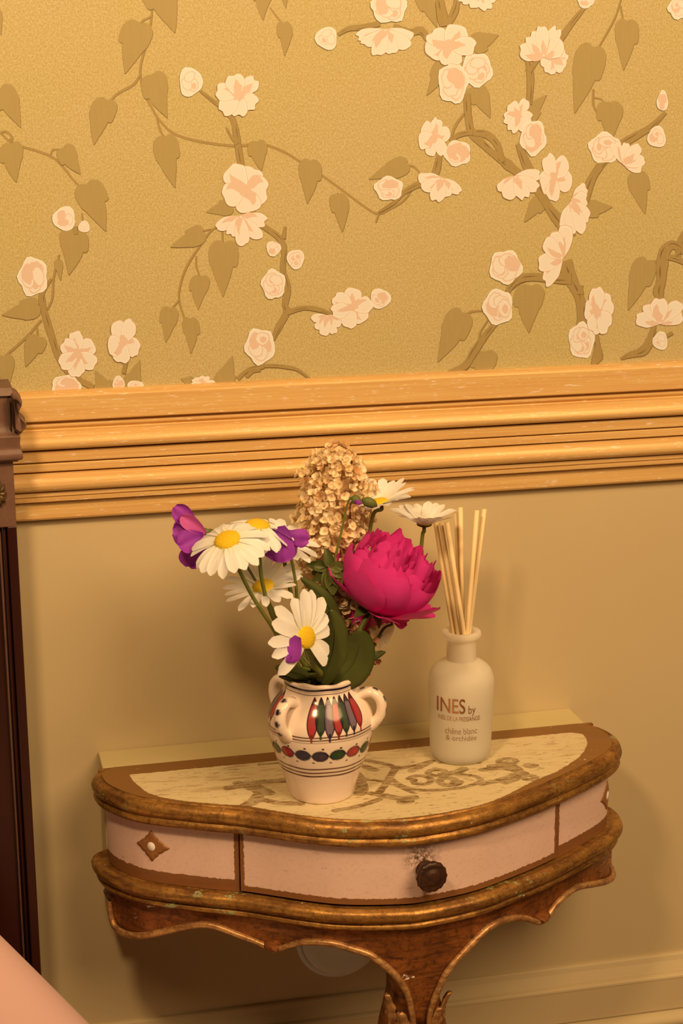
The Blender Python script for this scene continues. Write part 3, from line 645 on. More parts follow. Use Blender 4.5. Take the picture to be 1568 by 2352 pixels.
# ------------------------------------------------------------------ half-round console table
UX = 0.456
OUT = cr([(-.300, .0612), (-.311, .068), (-.3155, .083), (-.310, .112), (-.292, .143), (-.265, .170), (-.205, .204), (-.166, .2235), (-.101, .264), (-.060, .2835), (-.004, .2965), (.030, .2975), (.087, .287), (.133, .2685), (.1975, .235), (.274, .184), (.309, .150), (.321, .120), (.3215, .095), (.314, .073), (.301, .0612)], 16)
seg = np.r_[0, np.cumsum(np.linalg.norm(np.diff(OUT, axis=0), axis=1))]
NS = 420
sU = np.linspace(0, seg[-1], NS)
OC = np.stack([np.interp(sU, seg, OUT[:, 0]), np.interp(sU, seg, OUT[:, 1])], 1)
TC = np.gradient(OC, axis=0); TC /= np.linalg.norm(TC, axis=1)[:, None]
NC = np.stack([-TC[:, 1], TC[:, 0]], 1)                       # outward (towards larger v in front)
NC *= np.sign(np.sum(NC*(OC-np.array([0.01, 0.10])), 1))[:, None]
for _ in range(12): NC[1:-1] = (NC[:-2]+NC[1:-1]*2+NC[2:])/4; NC /= np.linalg.norm(NC, axis=1)[:, None]
for i_ in range(NS):                                          # the ends stand square to the wall
    w_ = max(0.0, 1-min(i_, NS-1-i_)/16.0); NC[i_] = NC[i_]*(1-w_)+np.array([-1.0 if i_ < NS/2 else 1.0, 0.0])*w_; NC[i_] /= np.linalg.norm(NC[i_])
def cpos(idx, off):
    """plan position at fractional index idx, moved in by off metres"""
    idx = np.asarray(idx, float); k = np.arange(NS)
    u = np.interp(idx, k, OC[:, 0])-off*np.interp(idx, k, NC[:, 0]); v = np.interp(idx, k, OC[:, 1])-off*np.interp(idx, k, NC[:, 1])
    v = np.maximum(v, 0.0612)
    return u, v
def idx_of_u(u, off=0.0):
    uu, vv = cpos(np.arange(NS), off); lo, hi = int(np.argmin(uu)), int(np.argmax(uu)); return np.interp(u, uu[lo:hi+1], np.arange(lo, hi+1))
table = empty('console_table', (UX+0.02, -0.10, 0.0), 'half-round painted table with worn gilding, fixed against the khaki wall', 'table')
ZT = 0.703
def sweep(prof, i0=0, i1=NS-1, n=300):
    ii = np.linspace(i0, i1, n); V = np.zeros((n, len(prof), 3))
    for j, (off, z) in enumerate(prof):
        u, v = cpos(ii, off); V[:, j] = np.stack([UX+u, -v, np.full(n, z)], 1)
    return V.reshape(-1, 3), grid_faces(n, len(prof))
# --- top board with painted field
FIELD = cr([(-.2715, .0885), (-.2700, .105), (-.2665, .1179), (-.2549, .1489), (-.2295, .1728), (-.1889, .1945), (-.1542, .2100), (-.1009, .2475), (-.0518, .2716), (-.0174, .2802), (.0208, .2812), (.0666, .2763), (.1158, .2605), (.1765, .2190), (.2112, .1990), (.2539, .1610), (.2751, .1270), (.2806, .1020), (.2770, .0930), (.2680, .0880)], 6)
def seg_dist(P, A_, B_):
    d = B_-A_; t = np.clip(((P-A_) @ d)/max(1e-12, d @ d), 0, 1); return np.linalg.norm(P-(A_+t[:, None]*d), axis=1)
def inside(P, poly):
    x, y = P[:, 0], P[:, 1]; c_ = np.zeros(len(P), bool); n = len(poly)
    for i in range(n):
        x1, y1 = poly[i]; x2, y2 = poly[(i+1) % n]
        if y1 == y2: continue
        cond = ((y1 > y) != (y2 > y)) & (x < (x2-x1)*(y-y1)/(y2-y1)+x1); c_ ^= cond
    return c_
NI, NJ = 440, 150
ii = np.linspace(0, NS-1, NI); ui, vi = cpos(ii, 0.0125)
tt = np.linspace(0, 1, NJ)
ub = np.clip(ui, ui[0], ui[-1])
U = ui[:, None]*(1-tt)+ub[:, None]*tt; Vv = vi[:, None]*(1-tt)+0.0612*tt
PT = np.stack([U.ravel(), Vv.ravel()], 1)
fd = np.full(len(PT), 9.0)
for k in range(len(FIELD)): fd = np.minimum(fd, seg_dist(PT, FIELD[k], FIELD[(k+1) % len(FIELD)]))
ins = inside(PT, FIELD); fd = np.where(ins, fd, -fd)
ZP = lambda pts: np.array([[onZ(a, c_, ZT)[0]-UX, -onZ(a, c_, ZT)[1]] for a, c_ in pts])
def ell(cx, cy, rx, ry, a0=0, a1=360, n=14, shrink=1.0):
    return [(cx+rx*(1+(shrink-1)*k/n)*math.cos(math.radians(a0+(a1-a0)*k/n)), cy+ry*(1+(shrink-1)*k/n)*math.sin(math.radians(a0+(a1-a0)*k/n))) for k in range(n+1)]
strokes = [([(828, 1780), (842, 1790), (887, 1797), (952, 1822)], .0028), ([(910, 1762), (898, 1780), (886, 1800), (868, 1822)], .0048), ([(907, 1764), (895, 1758), (870, 1752), (838, 1746)], .0046), ([(907, 1766), (925, 1763), (955, 1758), (992, 1748)], .0044),
           ([(900, 1790), (925, 1806), (960, 1814), (1000, 1815), (1046, 1811), (1084, 1803), (1104, 1792), (1088, 1782), (1050, 1779)], .0036), (ell(966, 1793, 30, 12, 200, 560, 16, 0.55), .0042), (ell(1030, 1794, 27, 11, 10, 400, 16, 0.5), .0048), (ell(1005, 1774, 28, 9, 30, 420, 16, 0.5), .0042),
           ([(1036, 1776), (1052, 1772), (1064, 1766)], .0065), ([(1105, 1800), (1140, 1794), (1175, 1783), (1192, 1772), (1178, 1760), (1150, 1757), (1128, 1760)], .0058), (ell(1168, 1749, 24, 8, 160, 500, 16, 0.5), .0040), (ell(1217, 1758, 12, 4, 0, 360, 8, 0.4), .0044),
           (ell(1214, 1787, 22, 7, 180, 520, 14, 0.5), .0042), ([(1236, 1790), (1212, 1780), (1196, 1780)], .0030), ([(1160, 1796), (1186, 1786), (1200, 1776)], .0070), ([(1110, 1768), (1150, 1764), (1180, 1768)], .0062),
           ([(885, 1828), (905, 1832), (930, 1834), (950, 1832)], .0066), ([(922, 1842), (940, 1840)], .0060), ([(815, 1778), (830, 1806), (826, 1822)], .0080), ([(850, 1822), (880, 1828)], .0050), ([(945, 1770), (985, 1752)], .0050),
           ([(524, 1810), (560, 1803), (600, 1796), (655, 1793), (690, 1788)], .0066), ([(585, 1804), (596, 1820), (584, 1838), (566, 1850)], .0078), ([(570, 1800), (600, 1812), (620, 1822)], .0070), ([(600, 1836), (640, 1844), (690, 1846)], .0058), ([(545, 1798), (580, 1812)], .0062),
           ([(596, 1756), (650, 1752), (700, 1748)], .0032), ([(770, 1862), (830, 1850), (870, 1836)], .0046), ([(1010, 1752), (1050, 1746), (1100, 1752)], .0030), ([(835, 1760), (860, 1768)], .0060), ([(1240, 1764), (1246, 1765)], .002)]
orn = np.full(len(PT), 1.0)
for pts, hw in strokes:
    Q = ZP(cr(pts, 4) if len(pts) > 2 else np.array(pts, float))
    for k in range(len(Q)-1):
        near = np.abs(PT[:, 0]-Q[k, 0]) < 0.06
        if near.any(): orn[near] = np.minimum(orn[near], seg_dist(PT[near], Q[k], Q[k+1])-hw*0.95)
V = np.stack([UX+PT[:, 0], -PT[:, 1], np.full(len(PT), ZT)], 1)
tb = mk('table_top', V, grid_faces(NI, NJ), MAT['tabletop'], table, attrs={'field': fd, 'orn': np.minimum(orn, 0.05), 'ulocal': (PT[:, 0]+0.3)/0.6}, label='cream painted top with brown border and scrolling ornament')
V, F = sweep([(0.03, 0.684), (0.028, 0.6728), (0.05, 0.6728)]); mk('top_underside', V, F, MAT['carcass'], tb)
V, F = box(UX-.3055, UX+.3060, -0.0668, -0.0607, 0.6735, 0.7025); mk('back_rail', V, F, MAT['gilt'], tb, smooth=False)
# --- mouldings
V, F = sweep([(.0126, .7030), (.0120, .7020), (.0112, .7006), (.0104, .7008), (.0092, .7016), (.0062, .7014), (.0030, .6990), (.0010, .6960), (.0, .6918), (.0008, .6880), (.0030, .6856), (.0052, .6848), (.0046, .6836), (.0024, .6815), (.0018, .6785), (.0032, .6752), (.0068, .6735), (.0120, .6728), (.0290, .6728)])
mk('top_moulding', V, F, MAT['gilt'], table)
V, F = sweep([(.0300, .5985), (.0150, .5985), (.0095, .5990), (.0060, .6005), (.0025, .6008), (-.0020, .5988), (-.0042, .5948), (-.0036, .5905), (-.0008, .5865), (.0030, .5845), (.0048, .5838), (.0042, .5826), (.0020, .5810), (.0014, .5785), (.0028, .5758), (.0060, .5745), (.0120, .5740), (.0300, .5740)])
mk('lower_moulding', V, F, MAT['gilt'], table)
# --- frieze: two side panels, drawer between them
UL, UR = -0.1630, 0.2055
FO = 0.0155
iL, iR = idx_of_u(UL, FO), idx_of_u(UR, FO)
def strip(name, i0, i1, z0, z1, off, mat, edges, parent, n=120, m=26, stain=None, **kw):
    I = np.linspace(i0, i1, n); Z = np.linspace(z0, z1, m); u, v = cpos(I, off); s = np.r_[0, np.cumsum(np.hypot(np.diff(u), np.diff(v)))]
    V = np.zeros((n, m, 3)); V[:, :, 0] = UX+u[:, None]; V[:, :, 1] = -v[:, None]; V[:, :, 2] = Z
    d = np.full((n, m), 0.2)
    if 'l' in edges: d = np.minimum(d, s[:, None]+np.zeros(m)+edges['l'])
    if 'r' in edges: d = np.minimum(d, (s[-1]-s)[:, None]+np.zeros(m)+edges['r'])
    if 'b' in edges: d = np.minimum(d, (Z-z0)[None, :]+np.zeros((n, 1))+edges['b'])
    if 't' in edges: d = np.minimum(d, (z1-Z)[None, :]+np.zeros((n, 1))+edges['t'])
    stn = np.zeros((n, m))
    if stain is not None:
        su, sz, sr = stain; rr = np.hypot((u[:, None]-su), (Z[None, :]-sz)*1.0); stn = np.clip(1.25-rr/sr, 0, 1)
    F = grid_faces(n, m)
    V = V.reshape(-1, 3); d = d.ravel(); stn = stn.ravel()
    # returns at the ends and the lower edge give the board its thickness
    u2, v2 = cpos(I, off+0.008); B = np.stack([UX+u2, -v2], 1); k0 = len(V); ex = []
    for i in range(n): ex += [(B[i, 0], B[i, 1], z0), (B[i, 0], B[i, 1], z1)]
    for i in range(n-1):
        F.append((k0+2*i, k0+2*i+2, (i+1)*m, i*m)); F.append((i*m+m-1, (i+1)*m+m-1, k0+2*i+3, k0+2*i+1))
    F.append(tuple([j for j in range(m)]+[k0+1, k0])); F.append(tuple([(n-1)*m+j for j in range(m-1, -1, -1)]+[k0+2*n-2, k0+2*n-1]))
    V = np.concatenate([V, np.array(ex)]); d = np.r_[d, np.zeros(2*n)]; stn = np.r_[stn, np.zeros(2*n)]
    o = mk(name, V, F, MAT[mat], parent, attrs={'edge': d, 'stain': stn}, **kw); e = o.modifiers.new('es', 'EDGE_SPLIT'); e.split_angle = math.radians(50); return o
carc, F = sweep([(0.030, 0.675), (0.030, 0.57)]); mk('carcass', carc, F, MAT['carcass'], table)
p1 = strip('side_panel', 2, iL-1.0, 0.5990, 0.676, FO, 'frieze', {'r': -0.001, 'b': -0.0095}, table, label='cream side panel with painted rosette')
p2 = strip('side_panel', iR+1.0, NS-3, 0.5990, 0.676, FO, 'frieze', {'l': -0.001, 'b': -0.0095}, table, label='cream side panel at the right end')
dr = strip('drawer', iL, iR, 0.6018, 0.6715, FO-0.0022, 'frieze', {'l': 0.0, 'r': 0.001, 'b': -0.0025, 't': 0.004}, table, n=200, m=40, stain=(0.024, 0.655, 0.021), label='bowed cream drawer front with dark knob')
# knob
ik = idx_of_u(0.0285, FO); ku, kv = cpos(ik, FO-0.002); nk = np.array([np.interp(ik, np.arange(NS), NC[:, 0]), np.interp(ik, np.arange(NS), NC[:, 1])])
ax = np.array([nk[0], -nk[1], 0]); ax /= np.linalg.norm(ax); kc = np.array([UX+ku, -kv, 0.6405]); sx = np.cross(ax, [0, 0, 1.0])
pr = [(0.0, .011), (.003, .0105), (.006, .007), (.010, .0065), (.013, .012), (.016, .0168), (.0195, .0178), (.022, .0172), (.0235, .0150), (.0232, .0125), (.0238, .0100), (.0255, .0080), (.0262, .0050), (.0262, .0)]
V = []; n = 40
for a_, r in pr:
    for k in range(n):
        t = 2*math.pi*k/n; rr_ = r*(1+(0.035*math.cos(14*t) if 0.012 < r else 0)); V.append(kc+ax*a_+rr_*(math.cos(t)*sx+math.sin(t)*np.array([0, 0, 1.0])))
mk('knob', V, grid_faces(len(pr), n, wrap_m=True), MAT['knob'], dr, label='dark turned knob')
# rosettes on the side panels
def rosette(u0, z0, parent, w=0.0225, h=0.0178):
    i0 = idx_of_u(u0, FO); T = np.linspace(0, 2*math.pi, 96, endpoint=False); V = []
    du = 1.0/max(1e-6, (seg[-1]/(NS-1)))
    rad = lambda t: (1-0.10*math.sin(2*t)**2)/(abs(math.cos(t))+abs(math.sin(t)))+0.06*abs(math.cos(6*t))
    rings = [(1.0, 0.0), (0.97, 0.0009), (0.7, 0.0015), (0.0, 0.0015)]
    for q, hgt in rings:
        for t in T:
            a_ = rad(t)*q; i = i0+du*w*a_*math.cos(t); u, v = cpos(i, FO-hgt-0.0002); V.append((UX+float(u), -float(v), z0+h*a_*math.sin(t)))
    o = mk('rosette', V, grid_faces(4, 96, wrap_m=True), MAT['rosette'], parent, label='brown four-pointed rosette')
    V = []
    for q, hgt in [(1.0, 0.0014), (0.9, 0.0022), (0.0, 0.0025)]:
        for t in T[::3]:
            i = i0+du*0.0056*q*math.cos(t); u, v = cpos(i, FO-hgt); V.append((UX+float(u), -float(v), z0+0.0056*q*math.sin(t)))
    mk('rosette_centre', V, grid_faces(3, 32, wrap_m=True), MAT['rosewhite'], parent)
def hit_frieze(px, py, side=-1):
    best = None
    for i in np.linspace(3, NS-4, 1200):
        u, v = cpos(i, FO); q = onY(px, py, -float(v)); e_ = abs(q[0]-UX-float(u))
        if (best is None or e_ < best[0]) and ((i < NS/2) == (side < 0)): best = (e_, float(u), q[2])
    return best[1], best[2]
u_, z_ = hit_frieze(349, 1943); rosette(u_, z_, p1)
rosette(0.296, 0.640, p2)
# --- scalloped apron with bead
AO = 0.0085
left = [(-.3010, .5560), (-.3005, .5449), (-.2985, .5320), (-.2934, .5265), (-.2800, .5275), (-.2520, .5395), (-.2268, .5505), (-.2047, .5570), (-.1900, .5560), (-.1719, .5499), (-.1458, .5424), (-.1330, .5360)]
mid = [(-.1330, .5360), (-.1230, .5414), (-.1011, .5528), (-.0736, .5555), (-.0520, .5500), (-.0314, .5415), (-.0077, .5196), (.0035, .5020), (.0090, .4870), (.0130, .4650), (.0140, .4500)]
mid2 = [(.0315, .4500), (.0330, .4650), (.0385, .4830), (.0529, .5116), (.0761, .5335), (.1031, .5520), (.1285, .5550), (.1546, .5474), (.1759, .5340), (.1885, .5324)]
right = [(.1885, .5324), (.2041, .5452), (.2329, .5525), (.2665, .5434), (.3000, .5310), (.3170, .5275), (.3210, .5330), (.3225, .5560)]
def scallop_pts(lst, n=10):
    out = []
    for u, z in cr(lst, n): out.append((float(idx_of_u(u, AO)), z))
    return out
SL, SM, SM2, SR = (scallop_pts(l) for l in (left, mid, mid2, right))
# left and right ends run straight up the returns
allb = SL+SM[1:]+SM2+SR[1:]
bi = np.array([a for a, _ in allb]); bz = np.array([c_ for _, c_ in allb])
order = np.argsort(bi, kind='stable')
I = np.unique(np.r_[np.linspace(2, NS-3, 260), np.linspace(idx_of_u(-.03), idx_of_u(.09), 160)])
ZB = np.interp(I, bi[order], bz[order]); ZB = np.where(I < bi.min(), 0.556, np.where(I > bi.max(), 0.556, ZB))
rows = 7; Vf = []
uF, vF = cpos(I, AO); uB, vB = cpos(I, AO+0.011)
for uu, vv in ((uF, vF), (uB, vB)):
    for i in range(len(I)):
        for j in range(rows):
            t = j/(rows-1); z = 0.5748*(1-t)+ZB[i]*t
            sw = 0.0035*math.sin(math.pi*t) if uu is uF else 0.0        # the apron face is gently hollowed
            kx = np.interp(I[i], np.arange(NS), NC[:, 0]); ky = np.interp(I[i], np.arange(NS), NC[:, 1])
            Vf.append((UX+uu[i]-sw*kx, -(max(0.0612, vv[i]-sw*ky)), z))
n1 = len(I)*rows; F = grid_faces(len(I), rows)+[tuple(q+n1 for q in f) for f in grid_faces(len(I), rows, flip=True)]
F += [(i*rows+rows-1, (i+1)*rows+rows-1, n1+(i+1)*rows+rows-1, n1+i*rows+rows-1) for i in range(len(I)-1)]
ap = mk('apron', Vf, F, MAT['giltdark'], table, label='reddish gilded scalloped apron')
def bead(lst, extra_top=None):
    P = []
    for i, z in lst:
        u, v = cpos(i, AO-0.0022); P.append((UX+float(u), -float(v), z+0.0018))
    V, F = tube(P, [0.0030, 0.0040, 0.0042, 0.0040, 0.0032], 10); mk('apron_bead', V, F, MAT['giltbead'], ap)
bead(SL); bead(SM); bead(SM2); bead(SR)
for u0, z0 in ((-.133, .5395), (.184, .5355)):                       # little volutes at the cusps
    i0 = idx_of_u(u0, AO); u, v = cpos(i0, AO); V = []
    for k in range(9):
        for q in range(14):
            t = 2*math.pi*q/14; r = 0.0085*math.sin(math.pi*(k+0.02)/8.04)
            V.append((UX+float(u)+r*1.35*math.cos(t), -float(v)+0.020-0.0042*k, z0+0.003+r*0.8*math.sin(t)))
    mk('cusp_volute', V, grid_faces(9, 14, wrap_m=True), MAT['giltdark'], ap)
# --- leg
LU = UX+0.0228
def sq_ring(cx, cy, z, hx, hy, n=24, e=0.6):
    return [(cx+hx*sgp(math.cos(2*math.pi*k/n), e), cy+hy*sgp(math.sin(2*math.pi*k/n), e), z) for k in range(n)]
secs = cr([(.258, .560, .034, .026), (.256, .530, .031, .026), (.254, .500, .0285, .026), (.254, .478, .0285, .027), (.255, .455, .0335, .030), (.254, .425, .0385, .033), (.246, .380, .036, .031), (.232, .300, .027, .024), (.218, .200, .020, .018), (.212, .110, .0165, .015), (.220, .050, .019, .018), (.236, .022, .027, .028), (.240, .0, .027, .030)], 5)
V = []
for v_, z_, hx, hy in secs: V += sq_ring(LU, -v_, z_, hx, hy)
lg = mk('leg', V, grid_faces(len(secs), 24, wrap_m=True, flip=True)+[tuple(range(len(V)-24, len(V)))], MAT['giltdark'], table, label='carved gilded leg')
# front keel between the beads, and carved acanthus
def acanthus(base, tip, out, w, curl, name='acanthus_leaf'):
    base, tip, out = (np.array(a, float) for a in (base, tip, out)); d = tip-base; L = np.linalg.norm(d); d /= L; out = out-d*np.dot(out, d); out /= np.linalg.norm(out); sd = np.cross(d, out)
    V = []; n, m = 14, 9
    for i in range(n):
        s = i/(n-1); ww = w*math.sin(math.pi*min(1, (s*0.86+0.12)))**0.7*(1+0.22*math.sin(s*22))
        for j in range(m):
            t = -1+2*j/(m-1); V.append(base+d*L*s+out*(curl*s**3+0.004-0.004*t*t+0.002*math.cos(t*6.28)*(1-s))+sd*ww*t)
    o = mk(name, V, grid_faces(n, m), MAT['giltbead'], lg); sdf = o.modifiers.new('th', 'SOLIDIFY'); sdf.thickness = 0.0025; sdf.offset = 0
    return o
yv = -0.283
acanthus((LU-0.012, yv-0.002, .420), (LU-0.021, yv-0.001, .474), (-.5, -1, 0), .010, .006)
acanthus((LU+0.012, yv-0.002, .420), (LU+0.019, yv-0.001, .474), (.5, -1, 0), .010, .006)
acanthus((LU, yv-0.003, .40), (LU, yv-0.006, .455), (0, -1, 0), .012, .007)
acanthus((LU-0.027, yv+0.012, .445), (LU-0.0300, yv+0.010, .490), (-1, -.5, 0), .009, .004)
acanthus((LU+0.027, yv+0.012, .445), (LU+0.0275, yv+0.010, .484), (1, -.5, 0), .009, .009)

# ================================================================== VASE
VC = np.array([0.3895, -0.1915, ZT+0.0004])
VP = cr([(.0, .0335), (.0012, .0355), (.012, .0390), (.027, .0438), (.040, .0485), (.052, .0526), (.0715, .0577), (.0860, .0592), (.0960, .0582), (.106, .0545), (.1145, .0492), (.1215, .0440), (.1262, .0413), (.1305, .0404), (.1360, .0407), (.1390, .0408), (.1403, .0400)], 16)
az0 = math.atan2(CAM[1]-VC[1], CAM[0]-VC[0])
zz = np.linspace(.004, .139, 200); rrz = np.interp(zz, VP[:, 0], VP[:, 1])
pyz = np.array([proj(VC+np.array([r*math.cos(az0), r*math.sin(az0), z]))[1] for z, r in zip(zz, rrz)])
def zf(py): return float(np.interp(-py, -pyz, zz))
vase = empty('vase', tuple(VC), 'painted pottery vase with three loop handles holding the bouquet', 'vase')
NV = 720
th = np.degrees(np.linspace(0, 2*math.pi, NV, endpoint=False)); th = (th+180) % 360-180     # 0 faces the camera, + to the right
Pz = VP[:, 0]; NR = len(VP)
CREAM = np.array(A(242, 190, 132, 0.95)); CREAM2 = np.array(A(246, 196, 134, 1.02)); DARK = np.array(A(50, 26, 16)); NAVY = np.array(A(34, 22, 32)); RED = np.array(A(158, 32, 26)); GREEN = np.array(A(44, 62, 24)); SLATE = np.array(A(104, 76, 66)); BROWN = np.array(A(92, 48, 24))
paint = np.tile(CREAM2, (NR, NV, 1)).astype(float)
TH, ZZ = np.meshgrid(th, Pz); Rg = VP[:, 1][:, None]
def lay(mask, colr, a=1.0):
    m = np.clip(mask, 0, 1)[..., None]*a; paint[:] = paint*(1-m)+np.asarray(colr)*m
def soft(d, w=0.00035): return np.clip(0.5-d/(2*w), 0, 1)
lay((ZZ < zf(1786)).astype(float), CREAM)
wob = 0.0004*np.sin(np.radians(TH*3))+0.0003*np.sin(np.radians(TH*7+40))
def band(py, hw, colr, a=1.0): lay(soft(np.abs(ZZ-zf(py)-wob)-hw), colr, a)
band(1587, .0013, NAVY); band(1597, .0005, BROWN, .9); band(1592, .0004, BROWN, .5)
band(1696, .0008, BROWN); band(1702.5, .0008, BROWN); band(1708, .0005, BROWN, .7)
band(1768, .00095, BROWN); band(1776.5, .00095, BROWN); band(1784, .0011, BROWN)
def wrapd(a): return (a+180) % 360-180
# lens-shaped leaves in three groups between the handles
zt_, zb_ = zf(1601), zf(1701)
for gc in (20.0, -100.0, 140.0):
    for k, (cn, topd, botd) in enumerate([('R', 0, 0), ('G', 0, .004), ('S', 0, .001), ('R', 0, .003), ('G', .001, .005), ('S', .002, .005), ('R', .003, .007)]):
        a_ = gc+(k-3)*9.8-(0.8 if k > 3 else 0); z0, z1 = zb_+botd, zt_+topd*0.3
        t = np.clip((ZZ-z0)/(z1-z0), 0, 1); ok = (ZZ > z0) & (ZZ < z1)
        half = 0.0062*np.sin(np.pi*t**0.85)**0.85
        dx = np.radians(wrapd(TH-a_-1.6*(t-0.5)))*Rg
        d = np.abs(dx)-half; body = soft(d)*ok
        fill = {'R': RED, 'G': GREEN, 'S': SLATE}[cn]
        lay(body, fill*0.55+0.0*fill if cn == 'G' else fill, 0.95)
        lay(soft(np.abs(dx)-half*0.5)*ok*(0.35+0.3*np.sin(t*9+k)), fill*1.5 if cn != 'S' else SLATE*1.5, 0.55)
        lay(soft(np.abs(d+0.0006)-0.0007)*ok, NAVY if cn != 'R' else DARK, 0.92)
        lay(soft(d)*ok*(t > 0.80), DARK, 0.75)
        lay(soft(np.abs(dx)-0.0012)*((ZZ > z0-0.0035) & (ZZ < z0+0.006)), {'R': RED*0.7, 'G': GREEN*0.8, 'S': NAVY*1.4}[cn], 0.95)
# wave of ovals
zc_, ah = zf(1737.5), 0.0066
for k in range(18):
    a_ = -61+20.3*k*0.985; dx = np.radians(wrapd(TH-a_))*Rg; dz = ZZ-zc_-0.0006*math.sin(k*1.7)
    e_ = np.hypot(dx/0.0090, dz/ah); colr = [GREEN, RED, NAVY*1.3, SLATE*0.45, GREEN, RED*1.1][k % 6]
    lay(np.clip((1-e_)*7+0.5, 0, 1), colr)
    lay(np.clip(1-np.abs(e_-0.92)*5.5, 0, 1), NAVY)
    lay(np.clip((0.42-np.hypot((dx-0.0015)/0.0078, dz/ah))*5, 0, 1), colr*1.6, 0.5)
    s_ = np.radians(wrapd(TH-a_-10))*Rg; lay(soft(np.abs(dz+s_*0.95)-0.0011)*(np.abs(s_) < 0.0052), NAVY)
    for sg, oz, jj in ((1, .0086, 0.0), (-1, .0088, 9.0)):
        ddx = np.radians(wrapd(TH-a_-jj-3))*Rg; ddz = ZZ-zc_-sg*oz; lay(np.clip((1-np.hypot(ddx/0.0019, ddz/0.0011))*4, 0, 1), DARK)
ang = np.radians(th)+az0
V = np.zeros((NR, NV, 3)); V[:, :, 0] = VC[0]+VP[:, 1][:, None]*np.cos(ang); V[:, :, 1] = VC[1]+VP[:, 1][:, None]*np.sin(ang); V[:, :, 2] = VC[2]+VP[:, 0][:, None]
rimw = 0.0006*np.sin(5*ang)+0.0005*np.sin(11*ang+1); V[-30:, :, 2] += np.linspace(0, 1, 30)[:, None]*rimw
mk('body', V.reshape(-1, 3), grid_faces(NR, NV, wrap_m=True, flip=True)+[tuple(range(NV))], MAT['vase'], vase, attrs={'paint': np.clip(paint, 0.002, 0.95).reshape(-1, 3)}, label='cream glazed body painted with coloured leaves, ovals and dark bands')
n = 96; an = np.linspace(0, 2*math.pi, n, endpoint=False); inner = [(.1403, .0400), (.1412, .0386), (.1400, .0374), (.1330, .0370), (.1150, .0400), (.0850, .0520), (.0500, .0470), (.0120, .0330)]
V = []
for k, (z, r) in enumerate(inner):
    for a_ in an: V.append((VC[0]+r*math.cos(a_), VC[1]+r*math.sin(a_), VC[2]+z+(0.0006*math.sin(5*a_)+0.0005*math.sin(11*a_+1))*(k < 3)))
mk('rim', V[:4*n], grid_faces(4, n, wrap_m=True), MAT['clay'], vase)
mk('inside_wall', V[3*n:], grid_faces(len(inner)-3, n, wrap_m=True)+[tuple(range(4*n, 5*n))], MAT['vasein'], vase)
V, F = disc_prof([(0, 0.039)], VC); V = [(VC[0]+0.0385*math.cos(a_), VC[1]+0.0385*math.sin(a_), VC[2]+0.118) for a_ in an]
mk('water', V, [tuple(range(n))], MAT['water'], vase)
for hd in (78.0, -40.0, -130.0):
    a_ = az0+math.radians(hd); dirv = np.array([math.cos(a_), math.sin(a_), 0])
    path = cr([(.0440, .1190), (.0520, .1225), (.0605, .1220), (.0672, .1150), (.0690, .1050), (.0665, .0950), (.0610, .0880), (.0560, .0840)], 8)
    P = [VC+dirv*r+np.array([0, 0, z]) for r, z in path]
    V, F = tube(P, [.0062, .0060, .0058, .0056, .0056, .0060, .0072], 20)
    V = np.array(V); side = np.cross(dirv, [0, 0, 1.0]); ctr = np.repeat(np.array(P), 20, 0); rel = V-ctr
    V = V+np.outer(rel @ side, side)*0.28
    s = np.repeat(np.linspace(0, 1, len(P)), 20); lat = rel @ side; Pm = np.gradient(np.array(P), axis=0); Pm /= np.linalg.norm(Pm, axis=1)[:, None]; outn = np.repeat(np.cross(side[None], Pm), 20, 0)
    o_ = np.sum(rel*outn, 1); o_ = o_*np.sign(np.sum(outn*(ctr-VC-dirv*0.055), 1).mean() or 1)
    pc_ = np.tile(CREAM2, (len(V), 1))
    for sc_ in (.10, .28, .44, .59, .74):
        m = np.clip((1-np.hypot((s-sc_)/0.045, lat/0.0030))*5, 0, 1)*(o_ > 0); pc_ = pc_*(1-m[:, None])+NAVY*m[:, None]
    mk('handle', V, F, MAT['vase'], vase, attrs={'paint': pc_}, label='cream loop handle with dark dots')

# ================================================================== REED DIFFUSER
BC = np.array([0.5722, -0.1262, ZT+0.0004])
bot = empty('diffuser_bottle', tuple(BC), 'frosted glass diffuser bottle with rose-gold lettering beside the vase', 'bottle')
outp = cr([(.0, .0290), (.0006, .0312), (.0035, .0340), (.0090, .0358), (.030, .0366), (.060, .0377), (.085, .0385), (.0945, .0386), (.0995, .0381), (.1045, .0367), (.1105, .0334), (.1165, .0262), (.1202, .0192), (.1228, .0175), (.1440, .0174), (.1462, .0178), (.1475, .0205), (.1495, .0224), (.1520, .0229), (.1545, .0224), (.1556, .0205), (.1556, .0165), (.1540, .0152)], 5)
inp = [(.147, .0148), (.124, .0150), (.1195, .0170), (.1150, .0240), (.1095, .0300), (.1015, .0345), (.0945, .0358), (.030, .0337), (.0110, .0325), (.0060, .0290), (.0058, .0)]
V, F = lathe(np.concatenate([outp, inp]), BC, 96); V = list(map(tuple, V))
F.append(tuple(range(95, -1, -1))[::-1])
mk('glass', V, F, MAT['frost'], bot)
V, F = lathe([(.0064, .0), (.0064, .0285), (.0112, .0318), (.030, .0330), (.0735, .0342), (.0737, .0)], BC, 72); mk('liquid', V, F, MAT['liquid'], bot)
